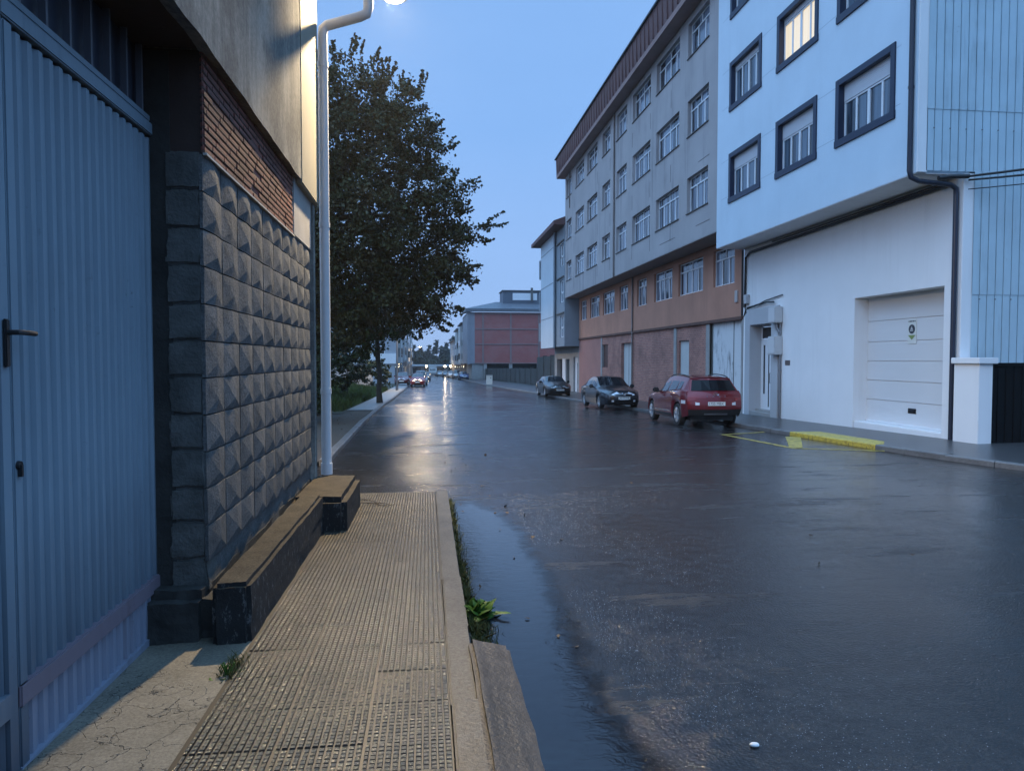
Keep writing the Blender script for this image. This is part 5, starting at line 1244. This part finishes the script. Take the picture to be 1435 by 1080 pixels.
# --- big tree behind the warehouse
ty = 27
tl = [(-4.6, ty+.3, 10.9, 1.75), (-2.9, ty-.3, 11.1, 1.35), (-1.9, ty+.4, 10.7, 1.45), (-.95, ty, 10.7, 1.2), (-1.0, ty-.5, 9.3, 1.5), (-.15, ty+.5, 9.3, 1.0), (-.1, ty, 7.7, 1.3), (.65, ty-.3, 7.6, .85), (.55, ty+.3, 6.3, 1.05), (1.25, ty, 6.3, .55), (.35, ty-.3, 4.9, 1.2), (1.05, ty+.2, 4.9, .65), (-.3, ty, 3.6, 1.05), (.5, ty, 3.55, .62),
      (-2.6, ty-1, 8.6, 2.0), (-2.3, ty-1.2, 5.9, 2.1), (-5, ty, 8.0, 2.6), (-5, ty-1, 4.9, 2.3), (-1.7, ty-.6, 3.6, 1.2), (-3.4, ty-.8, 3.1, 1.3), (-7, ty+.5, 9, 2.0), (-7.2, ty, 6, 2.2), (-2.5, ty+1.5, 7, 2.0), (-1.2, ty+1.2, 5.4, 1.5)]
tree = empty('oak_tree', (-4.3, ty+.2, gz(ty)), 'big dark leafy tree towering behind the end of the warehouse', 'tree')
L1 = [lobes_leaves(tl, 31, .36, 62)]
for (x, z, dx, dz, ln) in ((-3.9, 12.2, .05, 1, 1.0), (-3.3, 12.2, .1, 1, 1.15), (-2.7, 12.0, .2, 1, 1.4), (-2.2, 11.6, .12, 1, 1.7), (-1.9, 11.5, .3, 1, 1.0), (-1.4, 11.5, .15, 1, 1.25), (-.8, 11.4, .1, 1, .9), (-.4, 11.2, .35, 1, 1.2), (.1, 9.9, .6, .8, .9), (.5, 9.3, 1, .6, .8), (1.2, 8.0, 1, .5, .9), (.9, 8.2, .5, 1, .7), (1.5, 6.5, 1, .25, 1.7), (1.4, 6.2, 1, .1, 1.1), (1.6, 6.6, 1, .0, .9), (1.5, 5.1, 1, .2, .6), (1.3, 4.6, 1, -.1, .7), (.9, 3.6, 1, -.3, .6), (.4, 3.1, 1, -.5, .6), (-.3, 2.8, .4, -1, .5), (-1, 2.8, .2, -1, .5), (1.0, 7.0, 1, .4, .9), (.2, 3.0, .8, -.6, .8), (-1.6, 11.7, -.1, 1, 1.0), (-4.4, 12.3, -.1, 1, .9)):
    L1.append(sprig((x, ty+random.uniform(-.4, .4), z), (dx, random.uniform(-.2, .2), dz), ln, int(48*ln), .05))
    for _ in range(2): L1.append(sprig((x+dx*ln*.4, ty+random.uniform(-.4, .4), z+dz*ln*.35), (dx+random.uniform(-.7, .7), random.uniform(-.3, .3), dz+random.uniform(-.5, .5)), ln*.5, int(30*ln), .05))
leaf_mesh('crown', np.concatenate(L1), .088, m_leaf, tree)
b = MB(); limbs(b, (-4.3, ty+.2, gz(ty)-.2), (-3.6, ty, 9.6), .30, tl, 16); b.build('trunk', m_bark, tree, smooth=60)
# --- street tree on the left pavement
sy = 38
sl = [(-2.5, sy, 4.9, 1.5), (-1.3, sy, 4.9, 1.1), (-3.8, sy-.2, 4.7, 1.4), (-2.2, sy+.3, 3.7, 1.1), (-3.4, sy, 3.5, 1.1), (-.5, sy, 4.6, .7), (-1.3, sy, 3.6, .75), (-2.9, sy, 6.2, 1.2), (-2.5, sy+.2, 2.75, .85), (-3.6, sy, 2.5, 1.0), (-1.5, sy, 2.9, .65), (-4.4, sy, 3.2, 1.2)]
st_ = empty('street_tree', (-2.45, sy, gz(sy)+.1), 'small street tree with a thin dark trunk on the left pavement', 'tree')
L2 = [lobes_leaves(sl, 26, .34, 56)]
for (x, z, dx, dz) in ((-.2, 4.3, 1, -.2), (-.9, 3.1, .6, -.7), (-2.2, 2.8, .1, -1), (-3.2, 2.7, -.2, -1), (.1, 4.8, 1, .1)): L2.append(sprig((x, sy, z), (dx, 0, dz), .7, 60, .09))
leaf_mesh('crown', np.concatenate(L2), .10, m_leaf2, st_)
b = MB(); limbs(b, (-2.45, sy, gz(sy)-.1), (-2.6, sy, 5.2), .155, sl, 7); b.build('trunk', m_bark, st_, smooth=60)
# --- bushes
def bush(name, label, lobes, size, m, per=26, nleaf=34):
    x, y, z, r = lobes[0]; e = empty(name, (x, y, gz(y)), label, 'bush')
    leaf_mesh('foliage', lobes_leaves(lobes, per, .26, nleaf), size, m, e)
    b = MB()
    for (x2, y2, z2, r2) in lobes: b.tube([(x2, y2, gz(y2)-.1), (x2+.1, y2, z2)], [.04, .015], 5)
    b.build('stem', m_bark, e)
bush('bush', 'dark bush crowding the soil verge just behind the white downpipe', [(-4.0, 22.5, .5, 1.0), (-4.6, 23.5, 1.1, 1.3), (-3.8, 24.8, 1.2, 1.0), (-5.4, 25, 1.2, 1.5)], .10, m_bushleaf)
bush('bush', 'broad dark bush under the big tree at the back of the grass bank', [(-5.6, 40, 1.2, 1.9), (-7.6, 40, 1.6, 2.1), (-4.6, 42, 1.5, 1.3), (-5.4, 37, 2.0, 1.5)], .13, m_bushleaf, 16)
bush('bush', 'dark round bush in front of the grey gabled house on the left', [(-4.2, 62, .4, 1.3), (-5.2, 63, 1.0, 1.6), (-3.8, 60, .0, .9), (-6.6, 62, .8, 1.8)], .15, m_bushleaf, 16)
# pale garden wall beyond the bank
g = gz(66); b = MB(); b.box(-14, -4.9, 66, 66.3, g-.4, g+2.1); b.box(-14.05, -4.85, 65.95, 66.35, g+2.1, g+2.2)
tag(b.build('garden_wall', m_pale[2]), 'grey garden wall at the back of the grass bank, seen under the tree', 'wall')
# grass bank
def bankz(x, y): return gz(y)+.10+max(0, (-3.4-x))*.16*min(1, max(0, (y-27)/4))*min(1, max(0, (66-y)/6))
b = MB()
for i in range(16):
    for j in range(10):
        P = [(-3.32-j*1.2, 28+i*2.4), (-3.32-j*1.2, 30.4+i*2.4), (-4.52-j*1.2, 30.4+i*2.4), (-4.52-j*1.2, 28+i*2.4)]
        b.add([(x, y, bankz(x, y)-.01) for x, y in P], [(0, 1, 2, 3)])
tag(b.build('bank', m_earth), kind='structure')
def blades(name, pts, h, w, m, kind='stuff', lean=.35):
    pts = np.asarray(pts); n = len(pts); hh = h*rng.uniform(.4, 1.3, n); a = rng.uniform(0, 6.283, n); ln = rng.normal(size=(n, 2))*lean*hh[:, None]
    dx = np.stack([np.cos(a)*w/2, np.sin(a)*w/2, np.zeros(n)], 1); top = pts+np.stack([ln[:, 0], ln[:, 1], hh], 1); mid = pts+np.stack([ln[:, 0]*.35, ln[:, 1]*.35, hh*.6], 1)
    v = np.stack([pts-dx, pts+dx, mid+dx*.7, top, mid-dx*.7], 1).reshape(-1, 3)
    me = bpy.data.meshes.new(name); me.vertices.add(5*n); me.vertices.foreach_set('co', v.ravel()); me.loops.add(5*n); me.loops.foreach_set('vertex_index', np.arange(5*n, dtype=np.int32))
    me.polygons.add(n); me.polygons.foreach_set('loop_start', np.arange(0, 5*n, 5, dtype=np.int32)); me.polygons.foreach_set('loop_total', np.full(n, 5, dtype=np.int32)); me.update(); me.materials.append(m)
    o = bpy.data.objects.new(name, me); col.objects.link(o); return tag(o, kind=kind)
n = 14000; X = -3.4-rng.uniform(0, 1, n)**1.3*6; Y = rng.uniform(28.5, 64, n)
blades('grass', [(x, y, bankz(x, y)-.02) for x, y in zip(X, Y)], .32, .035, m_grass)
# weeds, moss strip and leaf litter near the kerb
pts = []
for _ in range(1500):
    y = random.uniform(4.05, 9.0); y = 4.05+(y-4.05)*random.choice([1, 1, .4]); pts.append((.262+abs(random.gauss(0, .028)), y, gz(y)+.0))
for _ in range(500): y = random.uniform(3.95, 4.5); pts.append((.28+abs(random.gauss(0, .055)), y, gz(y)))
for _ in range(160): pts.append((-1.0+random.gauss(0, .03), 3.78+random.gauss(0, .07), gz(3.7)+.07))
blades('kerb_grass', pts, .055, .005, m_moss, lean=.6)
def weed(label, x, y, z, n, ln, m):
    e = empty('weed_plant', (x, y, z), label, 'weed'); b = MB()
    for k in range(n):
        a = random.uniform(0, 6.283); el = random.uniform(.15, 1.35); L_ = ln*random.uniform(.55, 1.1); w = L_*random.uniform(.28, .42)
        d = Vector((math.cos(a)*math.cos(el), math.sin(a)*math.cos(el), math.sin(el))); sd = Vector((-math.sin(a), math.cos(a), 0)); up = d.cross(sd)*-1
        p = Vector((x, y, z))+Vector((random.gauss(0, .035), random.gauss(0, .05), 0)); rows = []
        for q in range(5):
            t = q/4; c_ = p+d*L_*t-Vector((0, 0, 1))*L_*.35*t*t; ww = w*math.sin(math.pi*min(1, .12+.86*t))**.8*(1+.15*math.sin(q*5+k))
            rows.append((c_-sd*ww/2+up*ww*.18, c_, c_+sd*ww/2+up*ww*.18))
        nb = len(b.v); b.v += [tuple(v) for r_ in rows for v in r_]
        for q in range(4):
            for s_ in range(2): i = nb+q*3+s_; b.f.append((i, i+1, i+4, i+3))
    b.build('leaves', m, e, smooth=180); b = MB()
    for k in range(6): a = random.uniform(0, 6.28); b.tube([(x, y, z-.01), (x+.03*math.cos(a), y+.03*math.sin(a), z+.07)], .004, 5)
    b.build('stem', m, e)
weed('bright green leafy weed growing from the gutter against the kerb', .325, 4.66, gz(4.6)+.01, 80, .17, m_weed)
weed('tiny green weed in the crack between the apron and the ribbed tiles', -1.01, 3.72, gz(3.7)+.065, 26, .045, m_weed)
m_dead = M_leaf('dead_leaf', (.03, .02, .012), (.11, .07, .03))
L3 = []
for _ in range(60): y = random.uniform(4, 16); x = random.choice([random.uniform(.4, 5), random.uniform(.3, 1.2), random.uniform(-5, -1.8)]); L3.append((x, y, gz(y)+(.012 if x > .3 else .098)))
for _ in range(900): y = random.uniform(13, 30); L3.append((random.uniform(-8, -1.9), y, gz(y)+.085))
o = leaf_mesh('fallen_leaves', L3, .034, m_dead, None, 1.6, 0., .12); tag(o, kind='stuff')
# pale specks scattered in place of glints on the wet asphalt
b = MB(); rr = random.Random(5)
for _ in range(7500):
    y = 2.5+rr.random()**1.6*7; x = 1.0+abs(rr.gauss(0, .55))*(.5+y*.16) if rr.random() < .75 else rr.uniform(1, 6)
    if MN.noise(Vector((x*.9, y*.6, 2))) < -.12: continue
    s_ = rr.uniform(.0010, .0028)*(.8+y*.05); z = gz(y)+.001
    b.add([(x+s_*math.cos(k*1.57+x*9)*rr.uniform(.6, 1.3), y+s_*math.sin(k*1.57+x*9)*rr.uniform(.6, 1.3), z) for k in range(4)]+[(x, y, z+s_*.9)], [(0, 1, 4), (1, 2, 4), (2, 3, 4), (3, 0, 4)])
tag(b.build('glint_specks', M_simple('pale_glint', (.60, .60, .63), .2, var=.4, scale=300)), kind='stuff')
# twigs on the pavement beside the end block
b = MB()
for (x0, y0_, x1, y1_) in ((-.86, 8.55, -.45, 8.2), (-.80, 8.75, -.55, 8.35), (-.7, 8.45, -.38, 8.28)):
    b.tube([(x0, y0_, gz(y0_)+.09), ((x0+x1)/2+.03, (y0_+y1_)/2, gz(y0_)+.105), (x1, y1_, gz(y1_)+.088)], [.006, .005, .003], 5)
tag(b.build('fallen_twig', m_bark), 'thin fallen twig on the pavement beside the concrete block', 'twig')
# --- distant hill wood and single tall trees
b = MB()
for i in range(24):
    for j in range(10):
        f = lambda x, y: (x, y, gz(y)-1+5*min(1, max(0, (y-276)/40))*(1-.3*math.sin(x*.05)))
        x, y = -180+i*15, 272+j*12
        b.quad(f(x, y), f(x+15, y), f(x+15, y+12), f(x, y+12))
tag(b.build('hill', m_earth), kind='structure')
fl = [(random.uniform(-70, 70), random.uniform(284, 312), random.uniform(-2, 3.0), random.uniform(2.0, 3.2)) for _ in range(110)]
o = leaf_mesh('distant_wood', lobes_leaves(fl, 5, 1.1, 26), .75, m_farleaf); tag(o, kind='stuff')
fl = [(random.uniform(-95, -55), 20+k*4.5+random.uniform(-2, 2), random.uniform(-.5, 4.5), random.uniform(2.4, 4.0)) for k in range(52)]
o = leaf_mesh('side_wood', lobes_leaves(fl, 4, 1.1, 22), .7, m_farleaf); tag(o, kind='stuff')
spots = [(-2.6, 6.4, 'second tall tree from the left houses at the end of the street'), (1.0, 7.2, 'thin tall tree near the left of the far tree line'), (4.0, 9.6, 'tallest slim tree left of the middle of the far tree line'), (6.3, 7.0, 'short tree in the middle of the far tree line'), (8.3, 8.6, 'bushy tall tree right of the middle of the far tree line'), (10.7, 11.2, 'tallest tree of the far tree line with a ball-shaped top'), (13.2, 9.8, 'tall tree of the far line touching the right-hand houses'), (-5.2, 7.4, 'tall tree of the far line closest to the left houses')]
for (x, zt, lab) in spots:
    y = random.uniform(292, 304); e = empty('tall_tree', (x, y, gz(y)), lab, 'tree', 'tall trees on the far hill')
    lb = [(x, y, zt-.9, .85), (x+random.uniform(-.7, .7), y, zt-2.2, .9), (x+random.uniform(-1, 1), y, zt-3.6, 1.1), (x+random.uniform(-1.2, 1.2), y, zt-5, 1.3)]
    leaf_mesh('crown', lobes_leaves(lb, 14, .45, 16), .42, m_farleaf, e)
    MB().tube([(x, y, gz(y)-1), (x+.1, y, zt-1.2)], [.22, .07], 6).build('trunk', m_bark, e)

hz = bpy.data.materials.new('thin_mist'); hz.use_nodes = True; ht = hz.node_tree; ht.nodes.clear(); ho = ht.nodes.new('ShaderNodeOutputMaterial'); hv = ht.nodes.new('ShaderNodeVolumePrincipled')
hv.inputs['Color'].default_value = (.86, .92, 1., 1); hv.inputs['Density'].default_value = HAZE; hv.inputs['Anisotropy'].default_value = .45; ht.links.new(hv.outputs[0], ho.inputs['Volume'])
if HAZE > 0:
    tag(MB().box(-260, 260, -60, 480, -12, 34).build('haze', hz), kind='stuff')
# ================================================================== LIGHT
SUN_EL, SUN_AZ = 3.0, 238.0      # azimuth measured clockwise from +Y: behind us to the left
w = bpy.data.worlds.new('World'); scene.world = w; w.use_nodes = True; nt = w.node_tree; nt.nodes.clear()
out = nt.nodes.new('ShaderNodeOutputWorld'); bg = nt.nodes.new('ShaderNodeBackground'); nt.links.new(bg.outputs[0], out.inputs[0])
sky = nt.nodes.new('ShaderNodeTexSky'); sky.sky_type = 'NISHITA'; sky.sun_disc = False; sky.sun_elevation = R(SUN_EL); sky.sun_rotation = R(SUN_AZ); sky.air_density = 1.0; sky.dust_density = .6; sky.ozone_density = 3.0; sky.altitude = 100
mx = nt.nodes.new('ShaderNodeMix'); mx.data_type = 'RGBA'; mx.blend_type = 'MIX'; mx.inputs[0].default_value = SKYMIX
nt.links.new(sky.outputs[0], mx.inputs[6])
tcw = nt.nodes.new('ShaderNodeTexCoord'); sp = nt.nodes.new('ShaderNodeSeparateXYZ'); nt.links.new(tcw.outputs['Generated'], sp.inputs[0])
rp = nt.nodes.new('ShaderNodeValToRGB'); nt.links.new(sp.outputs[2], rp.inputs[0])
stops = SKYRAMP
while len(rp.color_ramp.elements) < len(stops): rp.color_ramp.elements.new(.5)
for e, (p, c) in zip(rp.color_ramp.elements, stops): e.position = p; e.color = (*c, 1)
sc_ = nt.nodes.new('ShaderNodeMix'); sc_.data_type = 'RGBA'; sc_.blend_type = 'MULTIPLY'; sc_.inputs[0].default_value = 1; sc_.inputs[7].default_value = (28, 28, 28, 1); sc_.clamp_result = False
cn = nt.nodes.new('ShaderNodeTexNoise'); cn.inputs['Scale'].default_value = 1.6; cn.inputs['Detail'].default_value = 5; cn.inputs['Roughness'].default_value = .55
cm = nt.nodes.new('ShaderNodeMapping'); cm.inputs['Scale'].default_value = (1, 1, 2.6); nt.links.new(tcw.outputs['Generated'], cm.inputs[0]); nt.links.new(cm.outputs[0], cn.inputs['Vector'])
cr = nt.nodes.new('ShaderNodeValToRGB'); cr.color_ramp.elements[0].position = .3; cr.color_ramp.elements[0].color = (.88, .91, .93, 1); cr.color_ramp.elements[1].position = .72; cr.color_ramp.elements[1].color = (1, 1, 1, 1); nt.links.new(cn.outputs['Fac'], cr.inputs[0])
cl = nt.nodes.new('ShaderNodeMix'); cl.data_type = 'RGBA'; cl.blend_type = 'MULTIPLY'; cl.inputs[0].default_value = 1; nt.links.new(rp.outputs[0], cl.inputs[6]); nt.links.new(cr.outputs[0], cl.inputs[7])
vd = nt.nodes.new('ShaderNodeVectorMath'); vd.operation = 'DOT_PRODUCT'; nt.links.new(tcw.outputs['Generated'], vd.inputs[0]); vd.inputs[1].default_value = (-.86, -.36, .36)
wg = nt.nodes.new('ShaderNodeValToRGB'); nt.links.new(vd.outputs['Value'], wg.inputs[0])
wg.color_ramp.elements[0].position = .25; wg.color_ramp.elements[0].color = (.5, .5, .5, 1); wg.color_ramp.elements[1].position = .85; wg.color_ramp.elements[1].color = (.90, .84, .80, 1)
w2 = nt.nodes.new('ShaderNodeMix'); w2.data_type = 'RGBA'; w2.blend_type = 'MULTIPLY'; w2.inputs[0].default_value = 1; nt.links.new(cl.outputs[2], w2.inputs[6]); nt.links.new(wg.outputs[0], w2.inputs[7])
nt.links.new(w2.outputs[2], sc_.inputs[6]); nt.links.new(sc_.outputs[2], mx.inputs[7])
nt.links.new(mx.outputs[2], bg.inputs[0]); bg.inputs[1].default_value = SKYSTR
sd = bpy.data.lights.new('Sun', 'SUN'); sd.energy = SUNSTR; sd.angle = R(50); sd.color = (1., .93, .88)
so = bpy.data.objects.new('Sun', sd); col.objects.link(so)
el, az = R(38), R(SUN_AZ); dirv = Vector((math.sin(az)*math.cos(el), math.cos(az)*math.cos(el), math.sin(el)))
so.rotation_euler = dirv.to_track_quat('Z', 'Y').to_euler(); so.location = dirv*60
# ================================================================== CAMERA
cd = bpy.data.cameras.new('Camera'); cam = bpy.data.objects.new('Camera', cd); col.objects.link(cam); scene.camera = cam
cam.location = (0, 0, 1.6); cam.rotation_euler = (R(90-2.119), 0, R(-6.81)); cd.sensor_width = 36; cd.lens = 25.087; cd.clip_start = .05; cd.clip_end = 2000
scene.view_settings.view_transform = 'Standard'; scene.view_settings.look = 'None'; scene.view_settings.exposure = EXPO; scene.view_settings.gamma = 1; scene.view_settings.use_curve_mapping = False
scene.render.engine = 'CYCLES'; cy_ = scene.cycles; cy_.max_bounces = 6; cy_.diffuse_bounces = 3; cy_.glossy_bounces = 4; cy_.transmission_bounces = 2; cy_.caustics_reflective = False; cy_.caustics_refractive = False; cy_.sample_clamp_indirect = 4; cy_.use_denoising = True
